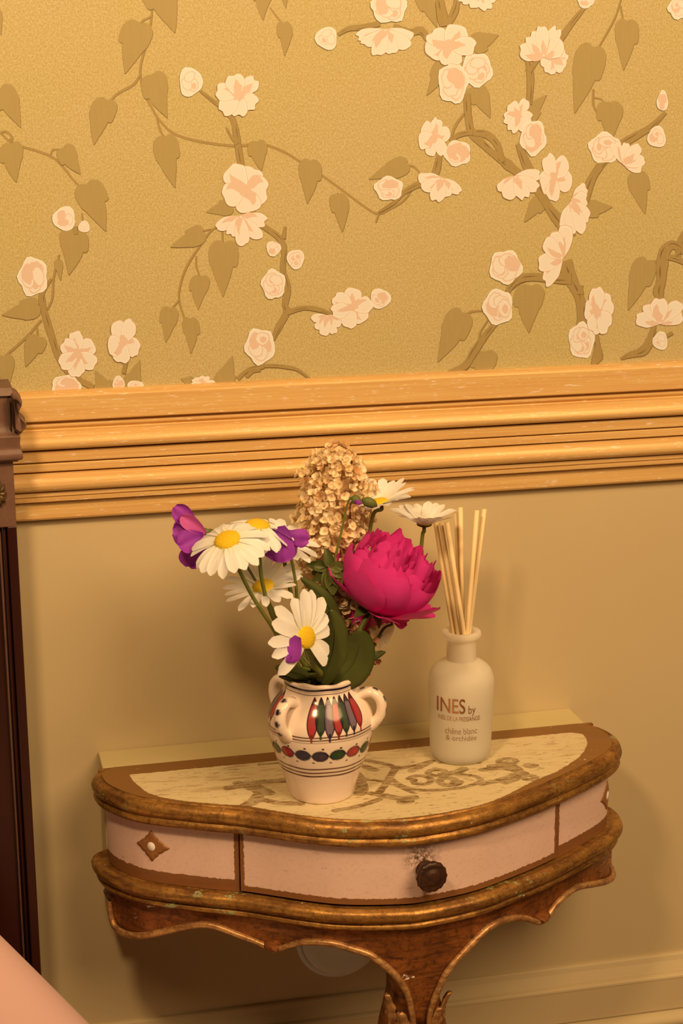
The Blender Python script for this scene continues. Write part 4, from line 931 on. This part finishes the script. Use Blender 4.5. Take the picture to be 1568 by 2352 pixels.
# lettering wrapped on the glass
azb = math.atan2(CAM[1]-BC[1], CAM[0]-BC[0])
ocz = np.linspace(.01, .1, 60); ocr = np.interp(ocz, outp[:, 0], outp[:, 1])
opy = np.array([proj(BC+np.array([r*math.cos(azb), r*math.sin(azb), z]))[1] for z, r in zip(ocz, ocr)])
bx = proj(BC+np.array([0.0, 0, 0.06]))[0]; pxm = FPX/np.linalg.norm(CAM-(BC+[0, 0, .06]))
def lettering(txt, pxl, pxr, pyt, pyb, mat, name, bold=0.0):
    cu_ = bpy.data.curves.new('t', 'FONT'); cu_.body = txt; cu_.size = 1.0; cu_.offset = bold; ob = bpy.data.objects.new('t', cu_); COL.objects.link(ob)
    dg = bpy.context.evaluated_depsgraph_get(); me = bpy.data.meshes.new_from_object(ob.evaluated_get(dg)); bpy.data.objects.remove(ob, do_unlink=True)
    bm = bmesh.new(); bm.from_mesh(me); bmesh.ops.triangulate(bm, faces=bm.faces[:]); bmesh.ops.subdivide_edges(bm, edges=bm.edges[:], cuts=1)
    C = np.array([v.co[:] for v in bm.verts]); x0, x1 = C[:, 0].min(), C[:, 0].max(); y0, y1 = C[:, 1].min(), C[:, 1].max()
    zl, zh = float(np.interp(-pyb, -opy, ocz)), float(np.interp(-pyt, -opy, ocz)); V = []
    for x, y, _ in C:
        z = zl+(y-y0)/(y1-y0)*(zh-zl); r = float(np.interp(z, ocz, ocr))+0.00025
        px = pxl+(x-x0)/(x1-x0)*(pxr-pxl); t = math.asin(max(-.98, min(.98, (px-bx)/pxm/r))); V.append((BC[0]+r*math.cos(azb+t), BC[1]+r*math.sin(azb+t), BC[2]+z))
    F = [[v.index for v in f.verts] for f in bm.faces]; bm.free(); bpy.data.meshes.remove(me)
    mk(name, V, F, MAT[mat], bot, smooth=False)
lettering('INES', 1004, 1068, 1606, 1640, 'rosegold', 'lettering', 0.012)
lettering('by', 1075, 1091, 1622, 1646, 'rosegold', 'lettering')
lettering('INES DE LA FRESSANGE', 1007, 1101, 1647, 1657, 'rosegold', 'lettering')
lettering('ch\u00eane blanc', 1023, 1095, 1673, 1687, 'greyprint', 'lettering')
lettering('& orchid\u00e9e', 1025, 1094, 1690, 1702, 'greyprint', 'lettering')
# seven reeds
reed_lab = ['leftmost pale reed stick leaning left in the diffuser bottle', 'second pale reed from the left, leaning left in the bottle', 'third pale reed from the left, leaning left in the bottle', 'thin-looking pale reed just left of the tallest reed', 'tallest upright pale reed in the diffuser bottle', 'pale reed leaning right, left one of the right-hand pair', 'rightmost pale reed leaning right in the diffuser bottle']
for k, (tx, ty, ty_, nx, ny, yn) in enumerate([(1000, 1200, -.112, 1042, 1460, -.122), (1013, 1202, -.120, 1053, 1462, -.127), (1026, 1200, -.130, 1066, 1462, -.134), (1047, 1178, -.104, 1060, 1450, -.118), (1057, 1165, -.112, 1063, 1450, -.120), (1095, 1172, -.128, 1072, 1460, -.131), (1112, 1169, -.114, 1078, 1450, -.122)]):
    top, nk_ = onY(tx, ty, ty_), onY(nx, ny, yn); d = (nk_-top)/np.linalg.norm(nk_-top)
    rel0 = nk_[:2]-BC[:2]; r0 = np.linalg.norm(rel0)
    if r0 > 0.0112: nk_[:2] = BC[:2]+rel0/r0*0.0112; d = (nk_-top)/np.linalg.norm(nk_-top)
    zend = BC[2]+0.0085; L = (zend-nk_[2])/d[2]; end = nk_+d*L; rel0 = end[:2]-BC[:2]; r0 = np.linalg.norm(rel0)
    if r0 > 0.026: end[:2] = BC[:2]+rel0/r0*0.026
    V, F = tube([top, nk_*0.5+top*0.5, nk_, end], 0.00275, 14)
    mk('reed', V, F, MAT['reed'], label=reed_lab[k], cat='reed stick', group='reeds in the diffuser bottle', loc=tuple(end))

# ================================================================== FLOWERS
RIGHT, DOWN = CM[0], CM[1]
def facing(P, ratio, ang):
    """flower axis: ratio = how round the disc looks (1 faces the camera), ang = image direction it leans to (0 right, 90 up)"""
    tc = CAM-P; tc /= np.linalg.norm(tc); r = RIGHT-tc*np.dot(RIGHT, tc); r /= np.linalg.norm(r); u = np.cross(tc, r); u = u if u[2] > 0 else -u
    a = math.radians(ang); s = math.sqrt(max(0, 1-ratio*ratio)); return ratio*tc+s*(math.cos(a)*r+math.sin(a)*u)
def frame(N, ref=None):
    N = np.asarray(N, float)/np.linalg.norm(N); ref = np.array([0, 0, 1.0]) if ref is None else np.asarray(ref, float)
    if abs(np.dot(N, ref)) > 0.95: ref = np.array([1.0, 0, 0])
    a = np.cross(ref, N); a /= np.linalg.norm(a); return a, np.cross(N, a), N
def bend_pts(pts, n=8): return cr(pts, n)
NECK = VC+np.array([0, 0, 0.1405])
def stem_path(head, N, via, k):
    """from a flower head down through via points into the vase mouth"""
    a = 2*math.pi*k/11.0; r = 0.026*math.sqrt(((k*5) % 11)/11.0+0.05)
    mouth = NECK+np.array([r*math.cos(a), r*math.sin(a), -0.004]); bottom = VC+np.array([-0.5*r*math.cos(a), -0.5*r*math.sin(a), 0.035])
    return cr([head, head-N*0.005]+via+[mouth, mouth*0.5+bottom*0.5, bottom], 7)
def blade(base, d, up, L, W, curl=0.0, cup=0.0, n=9, m=5, shape='daisy', rr=None, ruffle=0.0, twist=0.0):
    """one petal or leaf as a curved strip: base, direction, upper-side normal"""
    rr = rr or random; d = d/np.linalg.norm(d); up = up-d*np.dot(up, d); up /= np.linalg.norm(up); sd = np.cross(d, up)
    V = []; S = []; ph = rr.uniform(0, 6)
    for i in range(n):
        s = i/(n-1)
        if shape == 'daisy': w = W*(0.45+0.55*math.sin(math.pi*min(1, 0.12+s*0.62)))*(1 if s < 0.8 else math.sqrt(max(0.0, 1-((s-0.8)/0.205)**2)))
        elif shape == 'lance': w = W*math.sin(math.pi*s**0.75)**0.9+0.0006
        elif shape == 'ovate': w = W*(math.sin(math.pi*min(1.0, s**0.62*0.995)))**0.75+0.0006
        else: w = W*(0.30+0.70*math.sin(math.pi*0.5*min(1, s*1.25)))*(1 if s < 0.7 else math.sqrt(max(0.02, 1-((s-0.7)/0.32)**2)))
        th_ = curl*s; px_ = L*(math.sin(th_)/curl if abs(curl) > 1e-4 else s); pz_ = -L*((1-math.cos(th_))/curl if abs(curl) > 1e-4 else 0)
        nl = up*math.cos(th_)+d*math.sin(th_)
        tw = twist*s; sd2 = sd*math.cos(tw)+nl*math.sin(tw)
        for j in range(m):
            t = -1+2*j/(m-1); V.append(base+d*px_+up*pz_+sd2*w*t+nl*(cup*w*(t*t)+ruffle*math.sin(5*t+ph+3*s)*s)); S.append(s)
    return V, grid_faces(n, m), S
NSTEM = [0]
def add_stem(parent, head, N, via, r=0.0021, mat='stem'):
    NSTEM[0] += 1; P = stem_path(head, N, via, NSTEM[0]); V, F = tube(P, [r, r*1.05, r*1.15, r*1.2], 8); mk('stem', V, F, MAT[mat], parent)
def viapx(lst): return [onY(a, b_, y) for a, b_, y in lst]
def daisy(px, py, y, ratio, ang, R, disc, np_, via, label, elev=0.12, curl=0.5, wid=0.0058, skip=(), seed=1, stemr=0.0021, drop=0.0, lens=None):
    P = onY(px, py, y); N = facing(P, ratio, ang); a, b_, N = frame(N); rr = random.Random(seed)
    t = empty('daisy', tuple(P), label, 'flower', 'daisies in the painted vase')
    add_stem(t, P-N*0.004, N, viapx(via), stemr)
    # domed disc
    V = []; pr = [(0.0, 1.0), (0.25, 0.99), (0.5, 0.88), (0.72, 0.66), (0.86, 0.36), (0.9, 0.0)]; n = 24
    for h, q in pr:
        for k in range(n): V.append(P+N*(h*disc*0.46)+disc*q*(math.cos(2*math.pi*k/n)*a+math.sin(2*math.pi*k/n)*b_)*(1+0.03*math.cos(9*k)))
    mk('disc', V, grid_faces(len(pr), n, wrap_m=True), MAT['disc'], t)
    V = []
    for h, q in [(0.0, 1.04), (-0.25, 0.92), (-0.5, 0.55), (-0.62, 0.22)]:
        for k in range(n): V.append(P+N*(h*disc*0.62-0.0006)+disc*q*(math.cos(2*math.pi*k/n)*a+math.sin(2*math.pi*k/n)*b_))
    mk('calyx', V, grid_faces(4, n, wrap_m=True), MAT['calyx'], t)
    for k in range(np_):
        an = 360*k/np_+rr.uniform(-4, 4)
        ca, sa = math.cos(math.radians(an)), math.sin(math.radians(an)); d = ca*a+sa*b_; im = math.degrees(math.atan2(-np.dot(d, DOWN), np.dot(d, RIGHT)))
        if any(abs((im-s0+180) % 360-180) < w0 for s0, w0 in skip): continue
        el = elev+rr.uniform(-.09, .09)
        dd = d*math.cos(el)+N*math.sin(el); up = N*math.cos(el)-d*math.sin(el)
        L = R*rr.uniform(0.90, 1.06); 
        if lens: L *= lens(im)
        V, F, S = blade(P+d*disc*0.80+N*0.0006*(k % 3), dd, up, L, wid*rr.uniform(0.85, 1.12), curl*rr.uniform(0.6, 1.4)+drop, rr.uniform(0.05, 0.28), rr=rr, twist=rr.uniform(-.25, .25))
        mk('petal', V, F, MAT['daisy'], t, attrs={'s': S})
    return P, N
daisy(522, 1241, -.245, .62, 110, .0345, .0140, 19, [(545, 1300, -.243), (580, 1370, -.238), (625, 1440, -.228), (680, 1530, -.21)], 'large daisy at the left, tilted towards the viewer, before the violet petals', elev=-0.22, curl=0.45, wid=.0066, seed=3)
daisy(592, 1206, -.215, .36, 84, .0330, .0128, 20, [(594, 1270, -.215), (605, 1350, -.215), (632, 1430, -.212), (690, 1535, -.2)], 'daisy with upturned yellow disc, highest of the left-hand daisies', elev=-0.28, curl=0.5, wid=.0064, seed=5)
daisy(604, 1348, -.196, .60, 104, .0365, .0122, 18, [(625, 1400, -.196), (660, 1450, -.196), (700, 1530, -.196)], 'shaded daisy with narrow petals low at the left, behind two stems', elev=0.28, curl=0.25, wid=.0050, seed=8)
daisy(874, 1153, -.165, .40, 96, .0345, .0092, 20, [(858, 1180, -.165), (846, 1240, -.165), (832, 1330, -.17), (800, 1440, -.18), (760, 1530, -.19)], 'daisy at the upper right, before the end of the cream panicle', elev=0.42, curl=0.16, wid=.0055, seed=11)
daisy(974, 1203, -.150, .26, 88, .0330, .0085, 20, [(970, 1230, -.15), (960, 1300, -.15), (925, 1380, -.15), (885, 1440, -.155), (845, 1500, -.17), (800, 1550, -.18)], 'daisy seen from the side, overlapping the tips of the reeds', elev=0.52, curl=0.12, wid=.0056, seed=14)
P6, N6 = daisy(702, 1464, -.268, .74, 4, .0400, .0125, 17, [(712, 1500, -.25), (722, 1530, -.235), (735, 1550, -.225)], 'largest daisy low in front, with a violet petal lying on it', elev=0.16, curl=0.3, wid=.0074, seed=22, stemr=0.0028, skip=((-18, 14), (-85, 22)), lens=lambda im: 0.98 if 55 < im < 125 else (0.72 if -75 < im < 55 else 1.12))
daisy(650, 1246, -.178, .50, 70, .0350, .0095, 16, [(655, 1300, -.178), (672, 1380, -.18), (705, 1500, -.185)], 'half hidden daisy behind the middle violet flower', elev=0.25, curl=0.35, wid=.0058, seed=26)

# ---- violet flowers
def lobes(parent, lst, mat_default='purple'):
    for (bx_, by_, by_y, tx, ty, ty_y, W, curl, cup, ruf, mt_, seed) in lst:
        b0, t0 = onY(bx_, by_, by_y), onY(tx, ty, ty_y); d = t0-b0; L = np.linalg.norm(d)*1.03; up = CAM-b0; rr = random.Random(seed)
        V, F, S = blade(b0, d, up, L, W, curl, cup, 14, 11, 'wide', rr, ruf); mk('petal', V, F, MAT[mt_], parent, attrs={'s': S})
hd = onY(470, 1222, -.195); t = empty('violet_flower', tuple(hd), 'violet flower at the far left of the bouquet', 'flower', 'violet flowers in the painted vase')
lobes(t, [(462, 1222, -.196, 402, 1218, -.205, .0165, .3, .25, .0022, 'purple', 1), (455, 1222, -.198, 404, 1166, -.200, .0105, .2, .3, .0014, 'purple', 2), (462, 1230, -.194, 434, 1302, -.198, .0150, .2, .2, .0022, 'purple', 3), (470, 1226, -.200, 424, 1192, -.212, .0085, .5, .5, .0008, 'violetpink', 4), (468, 1232, -.203, 415, 1248, -.216, .0130, .4, .3, .0018, 'purple', 5)])
V, F = tube(cr([hd+[0, 0.002, 0], onY(478, 1222, -.193), onY(484, 1218, -.19)], 4), [.0045, .0036, .0022], 8); mk('calyx', V, F, MAT['freshleaf'], t)
add_stem(t, onY(484, 1218, -.19), np.array([-.8, 0, 0.1]), viapx([(510, 1222, -.188), (560, 1290, -.185), (620, 1390, -.185), (690, 1500, -.19)]), .0014)
hd = onY(668, 1262, -.222); t = empty('violet_flower', tuple(hd), 'violet flower with a hanging bell-shaped petal, between the left daisies and the panicle', 'flower', 'violet flowers in the painted vase')
lobes(t, [(650, 1212, -.226, 640, 1290, -.236, .0165, .25, -.35, .0016, 'purple', 6), (646, 1208, -.220, 660, 1288, -.228, .0130, .3, -.3, .0016, 'purple', 7), (658, 1226, -.222, 712, 1242, -.226, .0105, .5, -.2, .0012, 'purple', 8), (650, 1222, -.218, 690, 1250, -.222, .0110, .3, .2, .0010, 'purple', 9), (632, 1214, -.222, 614, 1278, -.226, .0080, .2, -.3, .0010, 'purple', 10), (662, 1244, -.226, 668, 1262, -.228, .0045, .2, .2, 0, 'whitepetal', 12)])
V, F = tube([onY(668, 1250, -.222), onY(670, 1262, -.222), onY(668, 1274, -.221), onY(662, 1282, -.22)], [.003, .0048, .0042, .0016], 8); mk('calyx', V, F, MAT['leaf'], t)
add_stem(t, onY(669, 1276, -.221), np.array([0, 0, 1.0]), viapx([(674, 1310, -.215), (680, 1350, -.21), (690, 1440, -.205)]), .0016)
# violet petal fallen on the front daisy
b0 = onY(684, 1462, -.286); t0 = onY(658, 1520, -.292)
V, F, S = blade(b0, t0-b0, CAM-b0, np.linalg.norm(t0-b0), .0118, .15, -.35, 14, 9, 'wide', random.Random(4), .0008)
pt = mk('violet_petal', V, F, MAT['purple'], attrs={'s': S}, label='small violet petal lying on the largest front daisy', cat='petal')
V, F, S = blade(onY(668, 1505, -.291), onY(650, 1520, -.294)-onY(668, 1505, -.291), CAM-b0, .010, .0052, .9, -.4, 9, 7, 'wide', random.Random(5)); mk('curled_tip', V, F, MAT['purple'], pt, attrs={'s': S})

# ---- peony
PB = onY(852, 1398, -.198); PN = facing(PB, 0.30, 62); pa, pb, PN = frame(PN)
peony = empty('peony', tuple(PB), 'full magenta peony at the right of the bouquet', 'flower')
def peony_petal(az, R0, H, a1, spread, ruf, seed, flare=0.0, lobed=0.0, drop=0.0):
    """broad cupped petal: patch of a bowl of radius R0 and height H, opening up to angle a1"""
    rr = random.Random(seed); n, m = 12, 15; V = []; S = []; ph, ph2 = rr.uniform(0, 6), rr.uniform(0, 6); a0 = 0.06
    for i in range(n):
        s = i/(n-1); w = spread*math.sin(math.pi*(0.10+0.62*s))**0.8
        for j in range(m):
            t_ = -1+2*j/(m-1); edge = 1-(0.13*abs(t_)**3+0.028*lobed*(1+math.cos(2.6*math.pi*t_+ph2)))*s
            q = a0+(a1-a0)*s*edge
            r = R0*math.sin(q)+flare*s*s; h = H*(1-math.cos(q))-drop*s*s
            r += ruf*(s**2)*(math.sin(4.0*t_+ph)+0.5*math.sin(7*t_+ph2)); h += ruf*0.6*s*s*math.cos(4*t_+ph)
            r *= 1-0.16*t_*t_*s*(1-0.3*s)
            th_ = az+w*t_*R0*math.sin(min(q, 1.5708))/max(r, 0.42*R0, 1e-5); V.append(PB+pa*r*math.cos(th_)+pb*r*math.sin(th_)+PN*h); S.append(s*0.85)
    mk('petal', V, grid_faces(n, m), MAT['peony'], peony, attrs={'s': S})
rr = random.Random(31); R_ = 0.0615
for k in range(8): peony_petal(2*math.pi*k/8+0.35, R_*rr.uniform(0.92, 1.04), .053, (0.86, 1.45, 1.02, 1.52)[k % 4]+rr.uniform(-.06, .06), 0.56, .0026, 100+k, flare=.006+.010*(1-k % 2), lobed=.9, drop=.004*rr.random())
for k in range(6): peony_petal(2*math.pi*k/6+0.9, R_*0.92*rr.uniform(.94, 1.03), .053, 1.74+rr.uniform(-.14, .12), 0.72, .0026, 120+k, lobed=.9)
for k in range(7): peony_petal(2*math.pi*k/7+0.5, R_*0.78*rr.uniform(.92, 1.06), .056, 1.86+rr.uniform(-.16, .16), 0.66, .0032, 140+k, lobed=1.2)
for k in range(8): peony_petal(2*math.pi*k/8+0.2, R_*0.62*rr.uniform(.9, 1.1), .059, 1.88+rr.uniform(-.22, .18), 0.62, .0038, 160+k, lobed=1.4)
for k in range(8): peony_petal(2*math.pi*k/8+0.5, R_*0.44*rr.uniform(.85, 1.15), .061, 1.86+rr.uniform(-.25, .18), 0.72, .0042, 180+k, lobed=1.5)
for k in range(6): peony_petal(2*math.pi*k/6, R_*0.26, .064, 1.75+rr.uniform(-.25, .18), 0.95, .0042, 200+k, lobed=1.5)
for k in range(4):
    az = 2*math.pi*k/4+0.9; d = pa*math.cos(az)+pb*math.sin(az)
    V, F, S = blade(PB-PN*0.002, d*0.93-PN*0.05, -PN, .024, .0075, -.8, -.3, 9, 7, 'ovate'); mk('sepal', V, F, MAT['freshleaf'], peony, attrs={'s': S})
b0 = onY(835, 1395, -.20); t0 = onY(812, 1440, -.205)
for (bx_, by_, tx, ty, W, sd_) in ((846, 1392, 812, 1438, .0150, 41), (868, 1398, 880, 1436, .0130, 42), (895, 1402, 940, 1430, .0120, 43)):
    b0, t0 = onY(bx_, by_, -.188), onY(tx, ty, -.182); V, F, S = blade(b0, t0-b0, CAM-b0, np.linalg.norm(t0-b0), W, .2, .2, 10, 9, 'wide', random.Random(sd_), .001); mk('petal', V, F, MAT['peony'], peony, attrs={'s': S})
add_stem(peony, PB-PN*0.001, PN, viapx([(838, 1425, -.205), (822, 1455, -.21), (790, 1510, -.208)]), .0029)

# ---- cream panicle
pan = empty('panicle', tuple(onY(772, 1400, -.15)), 'tall cream panicle of tiny dried florets at the back of the bouquet', 'flower')
axis = cr([onY(832, 1500, -.165), onY(800, 1420, -.160), onY(772, 1330, -.152), onY(764, 1230, -.146), onY(768, 1130, -.142), (onY(776, 1040, -.138))], 16)
rad = np.interp(np.linspace(0, 1, len(axis)), [0, .12, .28, .42, .56, .72, .86, .95, 1.0], [.013, .018, .028, .036, .0395, .0375, .0345, .0285, .016])
V, F = tube(axis, rad*0.64, 18); V = np.array(V)+RNG.normal(0, .0012, (len(V), 3)); mk('core', V, F, MAT['core'], pan)
NSTEM[0] += 1; V, F = tube(stem_path(axis[0], np.array([0, 0, 1.0]), [], NSTEM[0]), .0024, 8); mk('stem', V, F, MAT['stem'], pan)
def floret_mesh(seed):
    rr = random.Random(seed); V, F, S = [], [], []
    for k in range(4):
        a_ = math.pi/2*k+rr.uniform(-.2, .2); d = np.array([math.cos(a_), math.sin(a_), 0.0]); el = rr.uniform(.05, .6); d = d*math.cos(el)+np.array([0, 0, math.sin(el)]); up = np.array([0, 0, 1.0])
        v, f, s = blade(np.zeros(3), d, up, .0046*rr.uniform(.85, 1.15), .0027, -.4, .3, 4, 4, 'wide', rr); n = len(V); V += v; F += [tuple(i+n for i in q) for q in f]; S += s
    me = bpy.data.meshes.new('floret'); me.from_pydata([tuple(v) for v in V], [], F); me.materials.append(MAT['floret']); at = me.attributes.new('s', 'FLOAT', 'POINT'); at.data.foreach_set('value', np.array(S, np.float32))
    me.polygons.foreach_set('use_smooth', np.ones(len(me.polygons), bool)); me.update(); return me
FM = [floret_mesh(k) for k in range(6)]
TA = np.gradient(axis, axis=0); TA /= np.linalg.norm(TA, axis=1)[:, None]
spots = []; rr = random.Random(77)
def spot(u, ph, lift):
    f_ = u*(len(axis)-1); i = int(f_); i2 = min(i+1, len(axis)-1); w = f_-i; c_ = axis[i]*(1-w)+axis[i2]*w; T_ = TA[i]; a_, b2, _ = frame(T_, (0, 1, 0)); r = (rad[i]*(1-w)+rad[i2]*w)*lift
    lump = 1+0.13*math.sin(ph*3+u*19)+0.10*math.sin(ph*4-u*27)
    d = math.cos(ph)*a_+math.sin(ph)*b2; return c_+d*r*lump, d
tc = (CAM-axis[40])/np.linalg.norm(CAM-axis[40]); G = math.pi*(3-math.sqrt(5))
for k in range(1150):
    u = 0.10+0.9*(k/1150)**0.92; P_, d = spot(u, G*k+rr.uniform(-.5, .5), rr.uniform(.74, 1.10)); n_ = d+TA[int(u*(len(axis)-1))]*rr.uniform(-.2, .7)+np.array([rr.gauss(0, .3), rr.gauss(0, .3), rr.gauss(0, .3)]); spots.append((float(np.dot(d, tc))+(0.25 if u > 0.45 else -0.1), P_, n_/np.linalg.norm(n_), rr.uniform(.95, 1.45), rr.uniform(0, 6.28)))
for k in range(14):
    ph = 2*math.pi*k/14; P_ = axis[-1]+np.array([0.018*math.cos(ph)*rr.random(), 0.012*math.sin(ph)*rr.random(), 0.002+0.008*rr.random()]); spots.append((2.0, P_, np.array([math.cos(ph)*.6, math.sin(ph)*.6, .8]), 1.15, ph))
spots.sort(key=lambda q: -q[0])
ro = ORG[pan.name]; sv, sf, ss = [], [], []
for k, (sc_, P_, n_, sz, ph) in enumerate(spots):
    a_, b2, n_ = frame(n_); ca, sa = math.cos(ph), math.sin(ph); x_, y_ = a_*ca+b2*sa, b2*ca-a_*sa
    if k < 300:
        o = bpy.data.objects.new('floret', FM[k % 6]); COL.objects.link(o); o.parent = pan
        o.matrix_local = Matrix(((x_[0]*sz, y_[0]*sz, n_[0]*sz, P_[0]-ro[0]), (x_[1]*sz, y_[1]*sz, n_[1]*sz, P_[1]-ro[1]), (x_[2]*sz, y_[2]*sz, n_[2]*sz, P_[2]-ro[2]), (0, 0, 0, 1)))
    else:
        me = FM[k % 6]; n0 = len(sv)
        for v in me.vertices: sv.append(P_+sz*(v.co[0]*x_+v.co[1]*y_+v.co[2]*n_))
        sf += [tuple(i+n0 for i in p_.vertices) for p_ in me.polygons]; ss += [d_.value for d_ in me.attributes['s'].data]
o = mk('florets', sv, sf, MAT['floretback'], pan, attrs={'s': ss}, kind='stuff')
# withered florets hanging at the foot of the panicle
wv_, wf_ = [], []
for (px, py, y, cnt, sp) in ((800, 1452, -.19, 10, .008), (842, 1478, -.175, 14, .008), (862, 1520, -.185, 6, .004), (838, 1545, -.195, 8, .006), (820, 1440, -.18, 10, .008), (788, 1400, -.175, 10, .009)):
    c_ = onY(px, py, y)
    for q in range(cnt):
        P_ = c_+np.array([rr.gauss(0, sp*.6), rr.gauss(0, sp*.5), rr.gauss(0, sp*.7)]); a_, b2, n_ = frame((rr.gauss(0, 1), -1, rr.gauss(0, 1))); me = FM[q % 6]; n0 = len(wv_); sz = rr.uniform(.7, 1.0)
        for v in me.vertices: wv_.append(P_+sz*(v.co[0]*a_+v.co[1]*b2+v.co[2]*n_))
        wf_ += [tuple(i+n0 for i in p_.vertices) for p_ in me.polygons]
mk('withered_florets', wv_, wf_, MAT['withered'], pan, kind='stuff', label='withered brown florets at the foot of the panicle')

# ---- leaves
def green_leaf(pts, y0, y1, W, label, mat='leaf', curlside=1.0, cup=.35, shape='ovate', name='leaf'):
    """pts: midrib from tip to the vase mouth in photograph pixels"""
    n = len(pts); mid_ = cr([onY(a, b_, y0+(y1-y0)*k/(n-1)) for k, (a, b_) in enumerate(pts)], 7)[::-1]
    N_ = len(mid_); T_ = np.gradient(mid_, axis=0); T_ /= np.linalg.norm(T_, axis=1)[:, None]; V, S = [], []; m = 9
    for i in range(N_):
        s = i/(N_-1); w = W*((math.sin(math.pi*min(1, s**0.8)))**0.8 if shape == 'lance' else math.sin(math.pi*min(1.0, 0.06+0.94*s**0.85))**0.7)+0.0008
        v = CAM-mid_[i]; v /= np.linalg.norm(v); sd = np.cross(T_[i], v); sd /= np.linalg.norm(sd); nn = np.cross(sd, T_[i])
        for j in range(m):
            t_ = -1+2*j/(m-1); V.append(mid_[i]+sd*w*t_+nn*(-cup*w*abs(t_)**1.4*curlside+0.0006*math.sin(9*s+3*t_))); S.append(s)
    lf = empty(name, tuple(mid_[0]), label, 'leaf', 'broad leaves in the painted vase')
    o = mk('leaf_blade', V, grid_faces(N_, m), MAT[mat], lf, attrs={'s': S}); sf_ = o.modifiers.new('th', 'SOLIDIFY'); sf_.thickness = .0004
    V, F = tube(mid_[:-2]+np.array([0, -0.0004, 0]), [.0011, .0004], 6); mk('midrib', V, F, MAT['freshleaf' if mat == 'freshleaf' else 'leaf'], lf)
green_leaf([(690, 1326), (720, 1350), (748, 1380), (764, 1420), (766, 1470), (745, 1560)], -.212, -.205, .0085, 'narrow dark leaf arching up left of the peony', shape='lance')
green_leaf([(760, 1400), (768, 1440), (766, 1490), (752, 1535), (738, 1572)], -.225, -.215, .0165, 'broad dark green leaf rising behind the front daisy')
green_leaf([(828, 1446), (826, 1480), (812, 1520), (785, 1552), (765, 1574)], -.232, -.215, .0215, 'widest green leaf below the peony, leaning over the vase rim', curlside=.7)
green_leaf([(730, 1345), (745, 1400), (748, 1460), (738, 1540)], -.185, -.195, .0140, 'shaded leaf standing behind the narrow arching leaf')
green_leaf([(885, 1498), (868, 1503), (840, 1520), (800, 1556)], -.19, -.195, .0040, 'small leaf tip poking out at the right of the vase', shape='lance')
green_leaf([(632, 1532), (655, 1538), (690, 1548), (715, 1560)], -.225, -.21, .0060, 'small leaf spilling over the vase rim at the left', shape='lance')
green_leaf([(640, 1552), (662, 1556), (690, 1562), (712, 1568)], -.21, -.205, .0040, 'tiny leaf lying on the vase rim by the left handle', shape='lance')
# ---- budding stem with a lobed leaf
bs = empty('budding_stem', tuple(onY(764, 1300, -.195)), 'thin arching stem with two drooping buds and a lobed fresh leaf', 'flower stem')
NSTEM[0] += 1
P = cr(viapx([(812, 1142, -.198), (804, 1146, -.198), (797, 1160, -.198), (784, 1220, -.198), (768, 1285, -.197), (757, 1330, -.195), (750, 1420, -.195)])+[NECK+np.array([.004, .006, 0]), VC+np.array([.004, 0, .04])], 8)
V, F = tube(P, [.0010, .0013, .0016, .0018], 8); mk('stem', V, F, MAT['stem'], bs)
for (x0, y0, x1, y1, r, tip) in ((806, 1143, 828, 1154, .0052, True), (830, 1148, 866, 1162, .0058, False)):
    q = cr([onY(x0, y0, -.2), onY((x0+x1)/2, (y0+y1)/2-1, -.203), onY(x1, y1, -.203)], 6); V, F = tube(q, [.0012, r*.9, r, r*.85, .001], 12)
    bd = mk('bud', V, F, MAT['freshleaf'], bs)
    if tip:
        V, F, S = blade(onY(814, 1150, -.2088), onY(828, 1157, -.2088)-onY(814, 1150, -.2088), CAM-onY(820, 1150, -.2), .0085, .0028, .2, -.3, 7, 5, 'wide'); mk('bud_tip', V, F, MAT['purple'], bd, attrs={'s': S})
cL = onY(760, 1304, -.2)
for (tx, ty, y, W, mt_) in ((704, 1296, -.195, .0042, 'leaf'), (712, 1318, -.19, .0046, 'leaf'), (718, 1336, -.2, .0038, 'leaf'), (748, 1262, -.2, .0040, 'leaf'), (765, 1366, -.212, .0058, 'freshleaf'), (745, 1352, -.208, .0050, 'freshleaf'), (800, 1322, -.212, .0052, 'freshleaf'), (783, 1350, -.214, .0052, 'freshleaf'), (790, 1300, -.208, .0046, 'freshleaf')):
    t0 = onY(tx, ty, y); V, F, S = blade(cL, t0-cL, CAM-cL, np.linalg.norm(t0-cL)*1.04, W*1.35, .5, .5, 10, 5, 'lance'); mk('leaf_lobe', V, F, MAT[mt_], bs, attrs={'s': S})
# ---- ivory bell flower hanging behind the peony stem
bp = onY(862, 1424, -.168); iv = empty('ivory_bellflower', tuple(bp), 'ivory bell-shaped petals hanging below the peony', 'flower')
for (bx_, by_, tx, ty, W, sd_) in ((868, 1408, 872, 1498, .0165, 51), (850, 1408, 838, 1470, .0110, 52), (880, 1418, 888, 1486, .0110, 53)):
    b0, t0 = onY(bx_, by_, -.165), onY(tx, ty, -.160); V, F, S = blade(b0, t0-b0, CAM-b0, np.linalg.norm(t0-b0), W, .25, -.5, 12, 9, 'lance', random.Random(sd_), .0005); mk('petal', V, F, MAT['whitepetal'], iv, attrs={'s': S})
NSTEM[0] += 1; V, F = tube(cr([onY(866, 1408, -.166), onY(900, 1432, -.170), onY(880, 1445, -.172), onY(845, 1500, -.178), NECK+np.array([.018, .008, 0]), VC+np.array([.006, 0, .04])], 8), [.0012, .0016, .0019, .002], 8); mk('stem', V, F, MAT['stem'], iv)
